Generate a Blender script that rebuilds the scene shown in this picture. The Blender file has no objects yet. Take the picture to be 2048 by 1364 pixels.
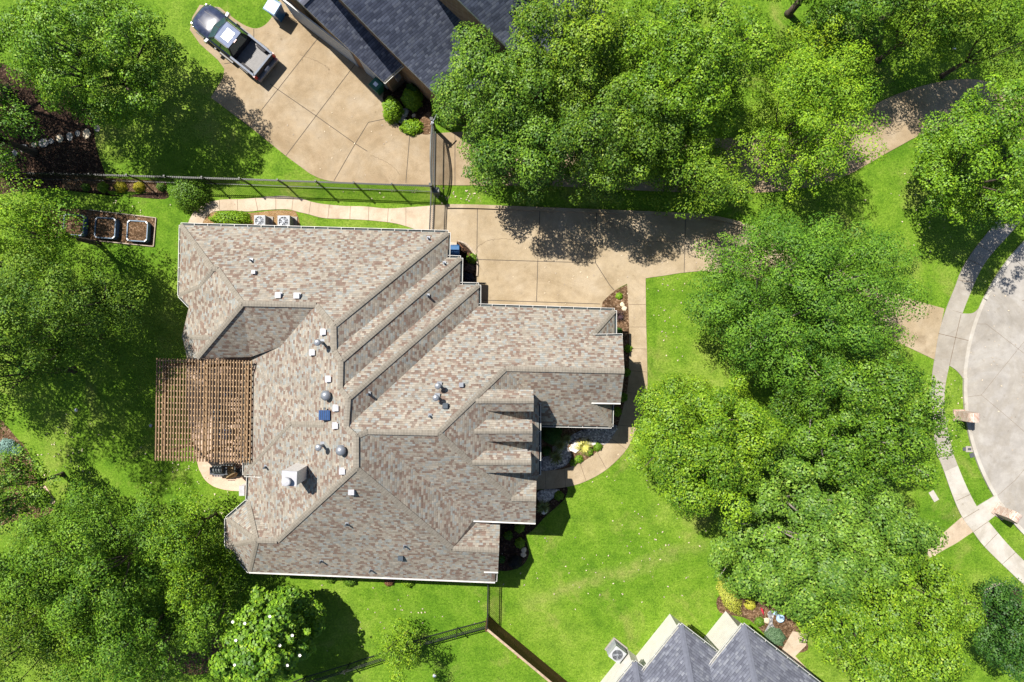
import bpy, math, random
import numpy as np
from mathutils import Vector, Matrix
from mathutils.geometry import tessellate_polygon
random.seed(7); rng = np.random.default_rng(7)
SC = bpy.context.scene
COL = SC.collection
# ---------------------------------------------------------------- camera, sky, sun, exposure
H = 41.37; PPM = 33.0; CX = 1024.0; CY = 682.0      # flying height, photo pixels per metre at ground level
cam = bpy.data.cameras.new("camera"); co = bpy.data.objects.new("camera", cam); COL.objects.link(co)
co.location = (0, 0, H); co.rotation_euler = (0, 0, 0)
cam.sensor_width = 36.0; cam.lens = 36.0*H/(2048/PPM); cam.clip_end = 2000; SC.camera = co
world = bpy.data.worlds.new("World"); SC.world = world; world.use_nodes = True
wn = world.node_tree.nodes; wl = world.node_tree.links
sky = wn.new("ShaderNodeTexSky"); sky.sky_type = 'NISHITA'; sky.sun_disc = False
SUN = Vector((-0.4545, 0.4485, 1.0)).normalized()
sky.sun_elevation = math.asin(SUN.z); sky.sun_rotation = math.atan2(SUN.x, SUN.y)
bg = wn["Background"]; wl.new(sky.outputs[0], bg.inputs[0]); bg.inputs[1].default_value = 0.058; sky.ozone_density = 3.0
sl = bpy.data.lights.new("sun", 'SUN'); sl.energy = 4.6; sl.angle = math.radians(0.5); sl.color = (1.0, 0.95, 0.87)
so = bpy.data.objects.new("sun", sl); COL.objects.link(so); so.rotation_euler = (-SUN).to_track_quat('-Z', 'Y').to_euler()
so.location = (-30, 30, 60)
SC.view_settings.view_transform = 'Standard'; SC.view_settings.look = 'None'
SC.view_settings.exposure = 1.0; SC.view_settings.gamma = 1

def W(px, py, z=0.0):
    k = (1-z/H)/PPM
    return Vector(((px-CX)*k, -(py-CY)*k, z))

# ---------------------------------------------------------------- materials
MATS = {}
class NT:
    def __init__(s, name, rough=0.9, spec=0.3):
        m = bpy.data.materials.new(name); m.use_nodes = True
        s.m = m; s.n = m.node_tree.nodes; s.l = m.node_tree.links; s.b = s.n["Principled BSDF"]
        s.b.inputs["Roughness"].default_value = rough; s.b.inputs["Specular IOR Level"].default_value = spec
        s.tc = None
        MATS[name] = m
    def node(s, t, **kw):
        n = s.n.new(t)
        for k, v in kw.items(): setattr(n, k, v)
        return n
    def obj(s):
        if not s.tc:
            g = s.node("ShaderNodeNewGeometry"); s.tc = g.outputs["Position"]
        return s.tc
    def noise(s, scale, detail=3, rough=.55, vec=None, dist=0):
        n = s.node("ShaderNodeTexNoise"); n.inputs["Scale"].default_value = scale
        n.inputs["Detail"].default_value = detail; n.inputs["Roughness"].default_value = rough
        n.inputs["Distortion"].default_value = dist
        s.l.new(vec or s.obj(), n.inputs["Vector"]); return n.outputs["Fac"]
    def ramp(s, fac, stops, interp='LINEAR'):
        r = s.node("ShaderNodeValToRGB"); cr = r.color_ramp; cr.interpolation = interp
        while len(cr.elements) > 1: cr.elements.remove(cr.elements[0])
        for i, (p, c) in enumerate(stops):
            e = cr.elements[0] if i == 0 else cr.elements.new(p)
            e.position = p; e.color = (*c, 1) if len(c) == 3 else c
        s.l.new(fac, r.inputs[0]); return r.outputs[0]
    def mix(s, fac, a, b, mode='MIX'):
        n = s.node("ShaderNodeMix", data_type='RGBA', blend_type=mode)
        for sock, v in ((n.inputs[0], fac), (n.inputs[6], a), (n.inputs[7], b)):
            if isinstance(v, (int, float)): sock.default_value = v
            elif isinstance(v, tuple): sock.default_value = (*v, 1)
            else: s.l.new(v, sock)
        return n.outputs[2]
    def math(s, op, a, b=None):
        n = s.node("ShaderNodeMath", operation=op)
        for sock, v in ((n.inputs[0], a), (n.inputs[1], b)):
            if v is None: continue
            if isinstance(v, (int, float)): sock.default_value = v
            else: s.l.new(v, sock)
        return n.outputs[0]
    def bump(s, h, strength=.5, dist=.02):
        b = s.node("ShaderNodeBump"); b.inputs["Strength"].default_value = strength; b.inputs["Distance"].default_value = dist
        s.l.new(h, b.inputs["Height"]); s.l.new(b.outputs[0], s.b.inputs["Normal"])
    def col(s, c):
        if isinstance(c, tuple): s.b.inputs["Base Color"].default_value = (*c, 1)
        else: s.l.new(c, s.b.inputs["Base Color"])
        return s.m

def flat(name, c, rough=.6, metal=0, spec=.4, var=.12, scale=6):
    t = NT(name, rough, spec); t.b.inputs["Metallic"].default_value = metal
    f = t.noise(scale, 4)
    a = tuple(x*(1-var) for x in c); b = tuple(min(1, x*(1+var)) for x in c)
    return t.col(t.ramp(f, [(.3, a), (.7, b)]))

def lawn():
    t = NT("lawn_grass", .8, .15)
    big = t.noise(.12, 3); mid = t.noise(.9, 4, .6); fine = t.noise(9, 5, .75); vf = t.noise(26, 3, .8)
    base = t.ramp(big, [(.35, (.095, .200, .009)), (.5, (.132, .240, .014)), (.65, (.175, .270, .026))])
    patch = t.ramp(mid, [(.3, (.62, .72, .6)), (.5, (.95, .97, .95)), (.7, (1.2, 1.08, 1.6))])
    m2 = t.ramp(t.noise(3.4, 4, .7), [(.3, (.72, .78, .7)), (.5, (1, 1, 1)), (.72, (1.2, 1.1, 1.5))])
    patch = t.mix(1.0, patch, m2, 'MULTIPLY')
    c = t.mix(1.0, base, patch, 'MULTIPLY')
    dry = t.math('MULTIPLY', t.ramp(t.noise(.35, 5, .65, dist=.6), [(.56, (0, 0, 0)), (.74, (.5, .5, .5))]), 1.0)
    c = t.mix(dry, c, (.30, .27, .085))
    g_ = t.node("ShaderNodeSeparateXYZ"); t.l.new(t.obj(), g_.inputs[0])
    # worn, drier track across the bottom lawn
    dl = t.math('ABSOLUTE', t.math('SUBTRACT', t.math('ADD', g_.outputs[1], t.math('MULTIPLY', t.math('SUBTRACT', t.noise(.5, 3), .5), 1.6)), t.math('ADD', t.math('MULTIPLY', g_.outputs[0], .318), -16.1)))
    along = t.math('MULTIPLY', t.ramp(t.math('MULTIPLY', g_.outputs[0], .05), [(0, (0, 0, 0)), (.12, (1, 1, 1)), (.5, (1, 1, 1)), (.64, (0, 0, 0))]), t.ramp(t.noise(1.1, 5, .7), [(.38, (.1,)*3), (.62, (.75,)*3)]))
    c = t.mix(t.math('MULTIPLY', t.ramp(dl, [(.1, (1, 1, 1)), (.75, (0, 0, 0))]), along), c, (.25, .27, .07))
    blade = t.ramp(fine, [(.28, (.36, .42, .34)), (.5, (.95, .96, .9)), (.72, (1.5, 1.4, 1.8))])
    c = t.mix(1.0, c, blade, 'MULTIPLY')
    bl2 = t.ramp(vf, [(.25, (.55, .58, .5)), (.5, (1, 1, 1)), (.78, (1.5, 1.4, 1.7))])
    c = t.mix(1.0, c, bl2, 'MULTIPLY')
    t.bump(t.math('ADD', fine, vf), .9, .05)
    return t.col(c)

def aggregate(name, ca, cb, cc, stain=(.17, .12, .07), speck=1.0):
    t = NT(name, .85, .25)
    big = t.noise(.45, 5, .6); mid = t.noise(2.2, 4, .6); fine = t.noise(38, 3, .8)
    c = t.ramp(big, [(.3, ca), (.5, cb), (.7, cc)])
    st = t.ramp(t.noise(.8, 6, .65, dist=.8), [(.58, (0, 0, 0)), (.78, (.55, .55, .55))])
    c = t.mix(st, c, stain)
    c = t.mix(1.0, c, t.ramp(mid, [(.3, (.9, .9, .9)), (.7, (1.08, 1.08, 1.08))]), 'MULTIPLY')
    c = t.mix(1.0, c, t.ramp(fine, [(.25, (1-.35*speck,)*3), (.5, (1, 1, 1)), (.75, (1+.3*speck,)*3)]), 'MULTIPLY')
    dirt = t.ramp(t.noise(.22, 7, .7, dist=1.4), [(.44, (1, 1, 1)), (.56, (.86, .84, .8)), (.66, (.97, .97, .97))])
    c = t.mix(1.0, c, dirt, 'MULTIPLY')
    spot = t.ramp(t.noise(3.2, 2, .4), [(.70, (1, 1, 1)), (.78, (.7, .67, .62))])
    c = t.mix(.8, c, t.mix(1.0, c, spot, 'MULTIPLY'))
    t.bump(fine, .4, .01)
    return t.col(c)

def mulch(name, cs, scale=14):
    t = NT(name, .95, .1)
    v = t.node("ShaderNodeTexVoronoi"); v.inputs["Scale"].default_value = scale
    t.l.new(t.obj(), v.inputs["Vector"])
    sep = t.node("ShaderNodeSeparateColor"); t.l.new(v.outputs["Color"], sep.inputs[0])
    c = t.ramp(sep.outputs[0], [(0, cs[0]), (.5, cs[1]), (.85, cs[2]), (1, cs[3])])
    c = t.mix(1.0, c, t.ramp(t.noise(1.3, 4), [(.3, (.7, .7, .7)), (.7, (1.2, 1.2, 1.2))]), 'MULTIPLY')
    t.bump(v.outputs["Distance"], .8, .05)
    return t.col(c)

def shingle(name, cols, row=.125, tab=.175, dark=.66, contrast=1):
    """courses of three-tab shingles; UV is metres along the eave and up the slope"""
    t = NT(name, .92, .15)
    uv = t.node("ShaderNodeUVMap"); sp = t.node("ShaderNodeSeparateXYZ"); t.l.new(uv.outputs[0], sp.inputs[0])
    v = t.math('DIVIDE', sp.outputs[1], row); rw = t.math('FLOOR', v); fv = t.math('FRACT', v)
    wn_ = t.node("ShaderNodeTexWhiteNoise", noise_dimensions='1D'); t.l.new(rw, wn_.inputs["W"])
    u = t.math('ADD', t.math('DIVIDE', sp.outputs[0], tab), t.math('MULTIPLY', wn_.outputs[0], 13.0))
    nz = t.node("ShaderNodeTexNoise"); nz.inputs["Scale"].default_value = 1.9; nz.inputs["Detail"].default_value = 1
    cmb0 = t.node("ShaderNodeCombineXYZ"); t.l.new(u, cmb0.inputs[0]); t.l.new(t.math('MULTIPLY', rw, 7.3), cmb0.inputs[1]); t.l.new(cmb0.outputs[0], nz.inputs["Vector"])
    u2 = t.math('ADD', u, t.math('MULTIPLY', nz.outputs["Fac"], .7))
    tb = t.math('FLOOR', u2); fu = t.math('FRACT', u2)
    cmb = t.node("ShaderNodeCombineXYZ"); t.l.new(tb, cmb.inputs[0]); t.l.new(rw, cmb.inputs[1])
    w2 = t.node("ShaderNodeTexWhiteNoise", noise_dimensions='2D'); t.l.new(cmb.outputs[0], w2.inputs["Vector"])
    clus = t.noise(1.7, 2, .5)
    f = t.math('ADD', w2.outputs[0], t.math('MULTIPLY', t.math('SUBTRACT', clus, .5), .6))
    c = t.ramp(f, cols, 'CONSTANT')
    sepc = t.node("ShaderNodeSeparateColor"); t.l.new(w2.outputs["Color"], sepc.inputs[0])
    c = t.mix(1.0, c, t.ramp(sepc.outputs[1], [(0, (.86,)*3), (1, (1.12,)*3)]), 'MULTIPLY')
    c = t.mix(1.0, c, t.ramp(fv, [(0, (dark,)*3), (.14, (dark+.1,)*3), (.24, (1, 1, 1)), (1, (1.05,)*3)]), 'MULTIPLY')  # shadow under each course edge, painted as a darker band in the colour
    c = t.mix(1.0, c, t.ramp(fu, [(0, (.72,)*3), (.07, (1, 1, 1))]), 'MULTIPLY')
    c = t.mix(1.0, c, t.ramp(t.noise(.5, 4), [(.3, (.9, .9, .9)), (.7, (1.08, 1.06, 1.04))]), 'MULTIPLY')
    c = t.mix(1.0, c, t.ramp(t.noise(45, 2), [(.3, (.85,)*3), (.7, (1.14,)*3)]), 'MULTIPLY')
    t.bump(fv, .6, .012)
    return t.col(c)

def bricks(name, c1, c2, mortar):
    t = NT(name, .9, .2)
    b = t.node("ShaderNodeTexBrick"); b.inputs["Scale"].default_value = 1.0
    b.inputs["Color1"].default_value = (*c1, 1); b.inputs["Color2"].default_value = (*c2, 1); b.inputs["Mortar"].default_value = (*mortar, 1)
    b.inputs["Mortar Size"].default_value = .008; b.inputs["Brick Width"].default_value = .22; b.inputs["Row Height"].default_value = .075
    sp = t.node("ShaderNodeSeparateXYZ"); t.l.new(t.obj(), sp.inputs[0]); cm = t.node("ShaderNodeCombineXYZ")
    t.l.new(t.math('ADD', sp.outputs[0], sp.outputs[1]), cm.inputs[0]); t.l.new(sp.outputs[2], cm.inputs[1]); t.l.new(cm.outputs[0], b.inputs["Vector"])
    return t.col(t.mix(1.0, b.outputs[0], t.ramp(t.noise(3, 4), [(.3, (.85,)*3), (.7, (1.12,)*3)]), 'MULTIPLY'))

def leafmat(name, trans=.3, rough=.45, spec=.45):
    t = NT(name, rough, spec)
    a = t.node("ShaderNodeAttribute", attribute_name="tint")
    t.l.new(a.outputs["Color"], t.b.inputs["Base Color"])
    tr = t.node("ShaderNodeBsdfTranslucent")
    t.l.new(t.mix(1.0, a.outputs["Color"], (1.5, 1.25, .5), 'MULTIPLY'), tr.inputs[0])
    ms = t.node("ShaderNodeMixShader"); ms.inputs[0].default_value = trans
    t.l.new(t.b.outputs[0], ms.inputs[1]); t.l.new(tr.outputs[0], ms.inputs[2])
    t.l.new(ms.outputs[0], t.n["Material Output"].inputs[0])
    return t.m

lawn()
aggregate("driveway_aggregate", (.275, .212, .130), (.325, .258, .170), (.36, .295, .21))
aggregate("neighbour_aggregate", (.255, .187, .112), (.30, .232, .150), (.32, .262, .188))
aggregate("walk_aggregate", (.39, .31, .225), (.43, .35, .265), (.47, .39, .305), speck=.7)
aggregate("entry_walk", (.29, .225, .145), (.34, .27, .18), (.37, .30, .21))
aggregate("street_concrete", (.245, .228, .205), (.30, .28, .255), (.345, .325, .295), stain=(.22, .19, .14), speck=.35)
aggregate("sidewalk_concrete", (.26, .235, .20), (.295, .27, .235), (.33, .305, .27), stain=(.21, .18, .14), speck=.35)
aggregate("sidewalk_new", (.35, .325, .285), (.39, .365, .325), (.42, .395, .36), stain=(.31, .28, .23), speck=.3)
aggregate("patio_stone", (.48, .33, .24), (.52, .38, .29), (.56, .43, .34), stain=(.42, .2, .16), speck=.4)
flat("joint_dark", (.055, .045, .038), .95)
flat("joint_tan", (.14, .10, .065), .95)
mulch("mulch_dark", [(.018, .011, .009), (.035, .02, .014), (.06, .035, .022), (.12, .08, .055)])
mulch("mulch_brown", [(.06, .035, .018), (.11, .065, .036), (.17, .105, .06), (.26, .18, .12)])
mulch("soil_tan", [(.22, .13, .06), (.27, .165, .075), (.31, .2, .1), (.36, .26, .15)], 20)
mulch("river_gravel", [(.10, .10, .11), (.22, .22, .23), (.38, .36, .34), (.6, .56, .52)], 11)
shingle("roof_shingle", [(0, (.172, .124, .100)), (.21, (.202, .164, .135)), (.31, (.250, .220, .180)), (.52, (.236, .217, .188)), (.68, (.280, .254, .212)), (.85, (.234, .241, .228))])
shingle("slate_shingle", [(0, (.060, .070, .104)), (.3, (.078, .090, .130)), (.6, (.096, .110, .155)), (.85, (.12, .135, .178))], row=.14, tab=.22, dark=.45)
shingle("slate_shingle_pale", [(0, (.092, .098, .125)), (.3, (.108, .116, .145)), (.6, (.125, .134, .165)), (.85, (.15, .16, .188))], row=.14, tab=.22, dark=.6)
t = NT("ridge_shingle", .92, .15)
uvn = t.node("ShaderNodeUVMap"); spn = t.node("ShaderNodeSeparateXYZ"); t.l.new(uvn.outputs[0], spn.inputs[0])
fr = t.math('FRACT', t.math('DIVIDE', spn.outputs[0], .15))
cc = t.ramp(t.noise(5.5, 6), [(.3, (.172, .152, .122)), (.5, (.202, .180, .148)), (.72, (.235, .212, .176))])
t.col(t.mix(1.0, cc, t.ramp(fr, [(0, (.66,)*3), (.25, (1, 1, 1))]), 'MULTIPLY'))
flat("slate_ridge", (.07, .075, .1), .9)
flat("slate_ridge_pale", (.105, .112, .14), .9)
flat("white_trim", (.50, .49, .46), .5, var=.16, scale=2.5)
flat("gutter_dark", (.04, .055, .06), .6)
flat("soffit", (.35, .28, .22), .8)
bricks("house_brick", (.22, .10, .06), (.28, .15, .09), (.3, .26, .22))
bricks("tan_brick", (.20, .12, .065), (.27, .17, .10), (.28, .22, .16))
bricks("mailbox_brick", (.33, .20, .15), (.46, .38, .33), (.55, .51, .46))
t = NT("siding", .6, .3)
spn = t.node("ShaderNodeSeparateXYZ"); t.l.new(t.obj(), spn.inputs[0])
fr = t.math('FRACT', t.math('DIVIDE', spn.outputs[2], .16))
t.col(t.mix(1.0, t.ramp(t.noise(2, 4), [(.3, (.56, .53, .5)), (.7, (.64, .61, .58))]), t.ramp(fr, [(0, (.6,)*3), (.16, (1, 1, 1))]), 'MULTIPLY'))
flat("door_panel", (.30, .36, .44), .5)
flat("vent_white", (.36, .36, .38), .45)
flat("galvanised", (.22, .235, .26), .45, metal=.4, spec=.3)
flat("ac_grey", (.34, .35, .36), .6, spec=.2)
flat("vent_dark", (.045, .06, .075), .55)
flat("solar_blue", (.02, .06, .17), .25, spec=.6)
flat("black_iron", (.018, .02, .018), .45)
flat("iron_grey", (.10, .11, .11), .5)
flat("pergola_wood", (.185, .115, .058), .75, var=.3, scale=3)
flat("pergola_wood_light", (.42, .29, .17), .75, var=.2)
flat("fence_wood", (.10, .042, .016), .8, var=.35, scale=4)
flat("fence_cap", (.34, .25, .17), .85, var=.25)
flat("timber_grey", (.33, .27, .21), .85, var=.25)
flat("bin_blue", (.02, .10, .24), .4)
flat("bin_lid", (.33, .46, .62), .45, spec=.2)
flat("bin_green", (.01, .10, .07), .5)
flat("sticker", (.7, .75, .85), .5)
flat("bed_blue", (.07, .13, .2), .45, var=.15)
flat("white_cap", (.75, .75, .75), .4)
flat("stone_grey", (.30, .28, .26), .85, var=.25, scale=9)
flat("stone_tan", (.52, .43, .31), .85, var=.22, scale=9)
flat("stone_white", (.62, .58, .54), .8, var=.2, scale=9)
flat("cast_iron", (.07, .075, .085), .6)
flat("bark_dark", (.075, .055, .042), .95, var=.35)
flat("bark_pale", (.30, .26, .22), .95, var=.3)
flat("petal_white", (.85, .83, .76), .6)
flat("cushion_blue", (.08, .14, .24), .8)
flat("fabric_tan", (.45, .33, .18), .85)
flat("red_paint", (.55, .03, .07), .5)
t = NT("car_paint", .22, .4); t.b.inputs["Coat Weight"].default_value = 1.0; t.b.inputs["Coat Roughness"].default_value = .04; t.b.inputs["Coat IOR"].default_value = 1.35
t.col(t.ramp(t.noise(5, 5, .7), [(.3, (.012, .016, .038)), (.6, (.03, .038, .075)), (.75, (.06, .07, .11))]))
flat("car_side", (.04, .035, .032), .45, spec=.3)
t = NT("car_glass", .06, .9); t.col((.02, .05, .04))
t = NT("car_roof_glass", .2, .3); t.col((.10, .13, .22))
flat("car_roof", (.07, .10, .19), .5, spec=.25)  # blue sky reflection on the dark roof, put into its base colour
flat("chrome", (.45, .47, .5), .28, metal=.9)
flat("bed_liner", (.035, .032, .035), .8)
flat("bed_metal", (.16, .155, .155), .6)
flat("bed_rail_paint", (.17, .19, .23), .6, spec=.12)
flat("tyre", (.015, .015, .016), .85)
flat("tail_red", (.45, .03, .015), .3)
flat("lamp_clear", (.7, .72, .75), .15)
leafmat("leaf_broad", .16, .5, .28); leafmat("leaf_fine", .18, .55, .2)

# ---------------------------------------------------------------- mesh helpers
class MB:
    def __init__(s): s.v = []; s.f = []; s.m = []; s.uv = []
    def face(s, pts, m=0, uv=None):
        i = len(s.v); s.v += [tuple(p) for p in pts]; s.f.append(list(range(i, i+len(pts)))); s.m.append(m)
        s.uv.append(uv if uv else [(0, 0)]*len(pts))
    def add(s, vs, fs, m=0):
        i = len(s.v); s.v += [tuple(p) for p in vs]
        for f in fs: s.f.append([i+k for k in f]); s.m.append(m); s.uv.append([(0, 0)]*len(f))
    def prism(s, poly, z0, z1, m=0, mtop=None, bottom=False):
        n = len(poly)
        a = sum(poly[i][0]*poly[(i+1) % n][1]-poly[(i+1) % n][0]*poly[i][1] for i in range(n))
        if a < 0: poly = poly[::-1]
        z1s = z1 if hasattr(z1, '__len__') else [z1]*n
        if a < 0 and hasattr(z1, '__len__'): z1s = z1s[::-1]
        vs = [(p[0], p[1], z0) for p in poly]+[(p[0], p[1], z) for p, z in zip(poly, z1s)]
        s.add(vs, [[i, (i+1) % n, n+(i+1) % n, n+i] for i in range(n)], m)
        s.add([vs[n+i] for i in range(n)], [list(range(n))], m if mtop is None else mtop)
        if bottom: s.add([vs[i] for i in range(n)][::-1], [list(range(n))], m)
    def box(s, c, sz, ang=0, m=0, tilt=None):
        x, y, z = [q/2 for q in sz]; R = Matrix.Rotation(ang, 3, 'Z')
        if tilt is not None: R = R @ tilt
        c = Vector(c)
        vs = [c+R @ Vector((a*x, b*y, d*z)) for d in (-1, 1) for a, b in ((-1, -1), (1, -1), (1, 1), (-1, 1))]
        s.add(vs, [[0, 3, 2, 1], [4, 5, 6, 7], [0, 1, 5, 4], [1, 2, 6, 5], [2, 3, 7, 6], [3, 0, 4, 7]], m)
    def beam(s, a, b, w, h, m=0, up=Vector((0, 0, 1))):
        a = Vector(a); b = Vector(b); d = (b-a); L = d.length
        if L < 1e-6: return
        d /= L; sd = d.cross(up)
        if sd.length < 1e-4: sd = Vector((1, 0, 0))
        sd.normalize(); u = sd.cross(d).normalized()
        vs = [p+sd*(w/2*i)+u*(h/2*j) for p in (a, b) for i, j in ((-1, -1), (1, -1), (1, 1), (-1, 1))]
        s.add(vs, [[0, 1, 2, 3], [7, 6, 5, 4], [0, 4, 5, 1], [1, 5, 6, 2], [2, 6, 7, 3], [3, 7, 4, 0]], m)
    def tube(s, pts, rs, n=6, m=0, cap=True):
        pts = [Vector(p) for p in pts]; rings = []
        for i, p in enumerate(pts):
            d = (pts[min(i+1, len(pts)-1)]-pts[max(i-1, 0)]).normalized()
            a = d.cross(Vector((0, 0, 1)) if abs(d.z) < .9 else Vector((1, 0, 0))).normalized(); b = d.cross(a)
            r = rs[i] if hasattr(rs, '__len__') else rs
            rings.append([p+a*(r*math.cos(2*math.pi*k/n))+b*(r*math.sin(2*math.pi*k/n)) for k in range(n)])
        vs = [q for r in rings for q in r]
        fs = [[i*n+k, i*n+(k+1) % n, (i+1)*n+(k+1) % n, (i+1)*n+k] for i in range(len(pts)-1) for k in range(n)]
        if cap: fs += [list(range(n))[::-1], [(len(pts)-1)*n+k for k in range(n)]]
        s.add(vs, fs, m)
    def lathe(s, c, prof, n=16, m=0):
        c = Vector(c); vs = [c+Vector((r*math.cos(2*math.pi*k/n), r*math.sin(2*math.pi*k/n), z)) for r, z in prof for k in range(n)]
        fs = [[i*n+k, i*n+(k+1) % n, (i+1)*n+(k+1) % n, (i+1)*n+k] for i in range(len(prof)-1) for k in range(n)]
        fs.append([(len(prof)-1)*n+k for k in range(n)])
        s.add(vs, fs, m)
    def strip(s, a, b, w, z, m=0):
        a = Vector((a[0], a[1])); b = Vector((b[0], b[1])); d = (b-a)
        if d.length < 1e-5: return
        n = Vector((-d.y, d.x)).normalized()*w/2
        s.face([(a.x-n.x, a.y-n.y, z), (b.x-n.x, b.y-n.y, z), (b.x+n.x, b.y+n.y, z), (a.x+n.x, a.y+n.y, z)], m)
    def build(s, name, mats, parent=None, smooth=False):
        me = bpy.data.meshes.new(name); off = Vector((0, 0, 0)); q = parent
        while q is not None: off += q.location; q = q.parent
        me.from_pydata([(a-off.x, b-off.y, c-off.z) for a, b, c in s.v], [], s.f)
        if isinstance(mats, str): mats = [mats]
        for k in mats: me.materials.append(MATS[k])
        me.polygons.foreach_set("material_index", s.m)
        uvl = me.uv_layers.new(name="UVMap")
        flatuv = [c for u in s.uv for p in u for c in p]
        uvl.data.foreach_set("uv", flatuv)
        if smooth: me.polygons.foreach_set("use_smooth", [True]*len(s.f))
        me.update()
        o = bpy.data.objects.new(name, me); COL.objects.link(o)
        if parent is not None: o.parent = parent
        return o

def tag(o, label, cat, group=None):
    o["label"] = label; o["category"] = cat
    if group: o["group"] = group
    return o
def thing(name, label, cat, loc=(0, 0, 0), group=None, rot=0):
    o = bpy.data.objects.new(name, None); COL.objects.link(o); o.location = Vector(loc); o.rotation_euler = (0, 0, rot)
    o.empty_display_size = .3
    return tag(o, label, cat, group)
def copy_tree(o, loc, rot=0, label=None, scale=None, parent=None):
    c = o.copy(); COL.objects.link(c)
    if parent is None:
        c.location = loc; c.rotation_euler = (0, 0, rot)
        if scale: c.scale = (scale,)*3
        if label: c["label"] = label
    else: c.parent = parent
    for ch in list(o.children): copy_tree(ch, None, parent=c)
    return c
def structure(mb, name, mats):
    o = mb.build(name, mats); o["kind"] = "structure"; return o
def smooth(pts, n=6, closed=False):
    out = []; m = len(pts)
    rngi = range(m) if closed else range(m-1)
    for i in rngi:
        p0 = pts[(i-1) % m] if (closed or i > 0) else pts[0]; p1 = pts[i]; p2 = pts[(i+1) % m]
        p3 = pts[(i+2) % m] if (closed or i < m-2) else pts[-1]
        for k in range(n):
            t = k/n
            out.append(tuple(.5*((2*p1[j])+(-p0[j]+p2[j])*t+(2*p0[j]-5*p1[j]+4*p2[j]-p3[j])*t*t+(-p0[j]+3*p1[j]-3*p2[j]+p3[j])*t**3) for j in (0, 1)))
    if not closed: out.append(tuple(pts[-1]))
    return out
def G(pts, z=0): return [W(p[0], p[1], z)[:2] for p in pts]
def sheet(name, mat, pts, top, joints=(), jw=.035, jmat="joint_dark", thick=.1, poly_world=None):
    mb = MB(); poly = poly_world or G(pts)
    mb.prism(poly, top-thick, top, 0)
    for j in joints:
        q = G(j)
        for a, b in zip(q, q[1:]): mb.strip(a, b, jw, top+.004, 1)
    return structure(mb, name, [mat, jmat])

# ================================================================= GROUND
mb = MB(); mb.face([(-400, -400, 0), (400, -400, 0), (400, 400, 0), (-400, 400, 0)]); structure(mb, "lawn", ["lawn_grass"])
# neighbour driveway and lane
left = [(436, 120), (449, 138), (447, 154), (435, 174), (422, 192)]
top_l = smooth([(440, 15), (475, 42), (497, 54), (515, 57), (533, 48), (548, 28), (560, 0)], 4)
bedge = smooth([(765, 196), (772, 215), (790, 242), (808, 259), (825, 267), (862, 267)], 4)
lane_top = smooth([(862, 267), (1000, 262), (1200, 270), (1400, 278), (1560, 268), (1660, 243), (1735, 215), (1790, 190), (1860, 168), (1935, 158), (2000, 172), (2100, 215)], 4)
lane_bot = smooth([(2100, 300), (1960, 256), (1860, 264), (1790, 297), (1730, 331), (1685, 354), (1600, 378), (1480, 386), (1300, 382), (1100, 372), (963, 371), (868, 370), (700, 365), (650, 360), (621, 348)], 4)
poly = [(385, 35), (400, 10)]+top_l+[(640, -60), (900, -60), (900, 120)][:2]+[(800, 120)]+bedge+lane_top[1:]+lane_bot+[(572, 312), (503, 256), (422, 195)]+left[::-1][1:]+[(400, 88), (380, 60)]
sheet("neighbour_driveway", "neighbour_aggregate", poly, .030,
      [[(640, 72), (501, 249)], [(720, 116), (572, 312)], [(737, 245), (710, 289), (675, 350), (668, 362)], [(737, 245), (780, 236)],
       [(540, 168), (557, 180), (631, 231), (710, 287), (735, 303)], [(820, 267), (813, 350), (812, 366)], [(508, 58), (508, 95)], [(449, 128), (480, 123)],
       [(910, 270), (910, 371)], [(1000, 265), (1000, 371)], [(1100, 268), (1100, 371)], [(1707, 305), (1718, 336)]])
# main driveway
dtop = smooth([(865, 410), (955, 411), (1080, 416), (1290, 424), (1400, 430), (1460, 440), (1500, 453), (1560, 480), (1650, 530), (1750, 575), (1820, 598), (1888, 617)], 5)
dbot = smooth([(1868, 719), (1790, 682), (1700, 640), (1600, 590), (1500, 556), (1420, 543), (1370, 545), (1330, 551), (1290, 557), (1253, 568), (1225, 585), (1207, 605), (1200, 625)], 5)
poly = dtop+dbot+[(1200, 680), (940, 680), (940, 560), (880, 560), (880, 470), (840, 462), (842, 425)]
sheet("driveway", "driveway_aggregate", poly, .030,
      [[(955, 411), (953, 570)], [(953, 519), (1191, 526)], [(1080, 417), (1076, 510), (1073, 603)], [(1193, 423), (1191, 526), (1219, 570), (1228, 580)],
       [(957, 600), (1080, 604), (1200, 608)], [(1371, 428), (1368, 545)], [(1500, 455), (1490, 555)], [(1630, 520), (1600, 590)], [(1750, 576), (1730, 654)]])
mb = MB()   # hairline cracks
def crack(p, n=14, amp=2.2, w=.018, z=.036):
    r = random.Random(int(p[0][0]*7+p[0][1]))
    q = smooth(p, n); q = [(x+r.uniform(-1, 1)*amp*.6, y+r.uniform(-1, 1)*amp*.6) for x, y in q]
    q = G(q)
    for a, b in zip(q, q[1:]): mb.strip(a, b, w*r.uniform(.6, 1.3), z, 0)
crack([(950, 500), (965, 487), (990, 479), (1050, 477)]); crack([(1270, 482), (1300, 484), (1330, 483), (1368, 489)], w=.03)
crack([(1178, 440), (1240, 450), (1290, 470)]); crack([(740, 310), (780, 328), (800, 350)]); crack([(600, 110), (640, 125), (660, 140)])
structure(mb, "driveway_cracks", ["joint_tan"])
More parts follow.
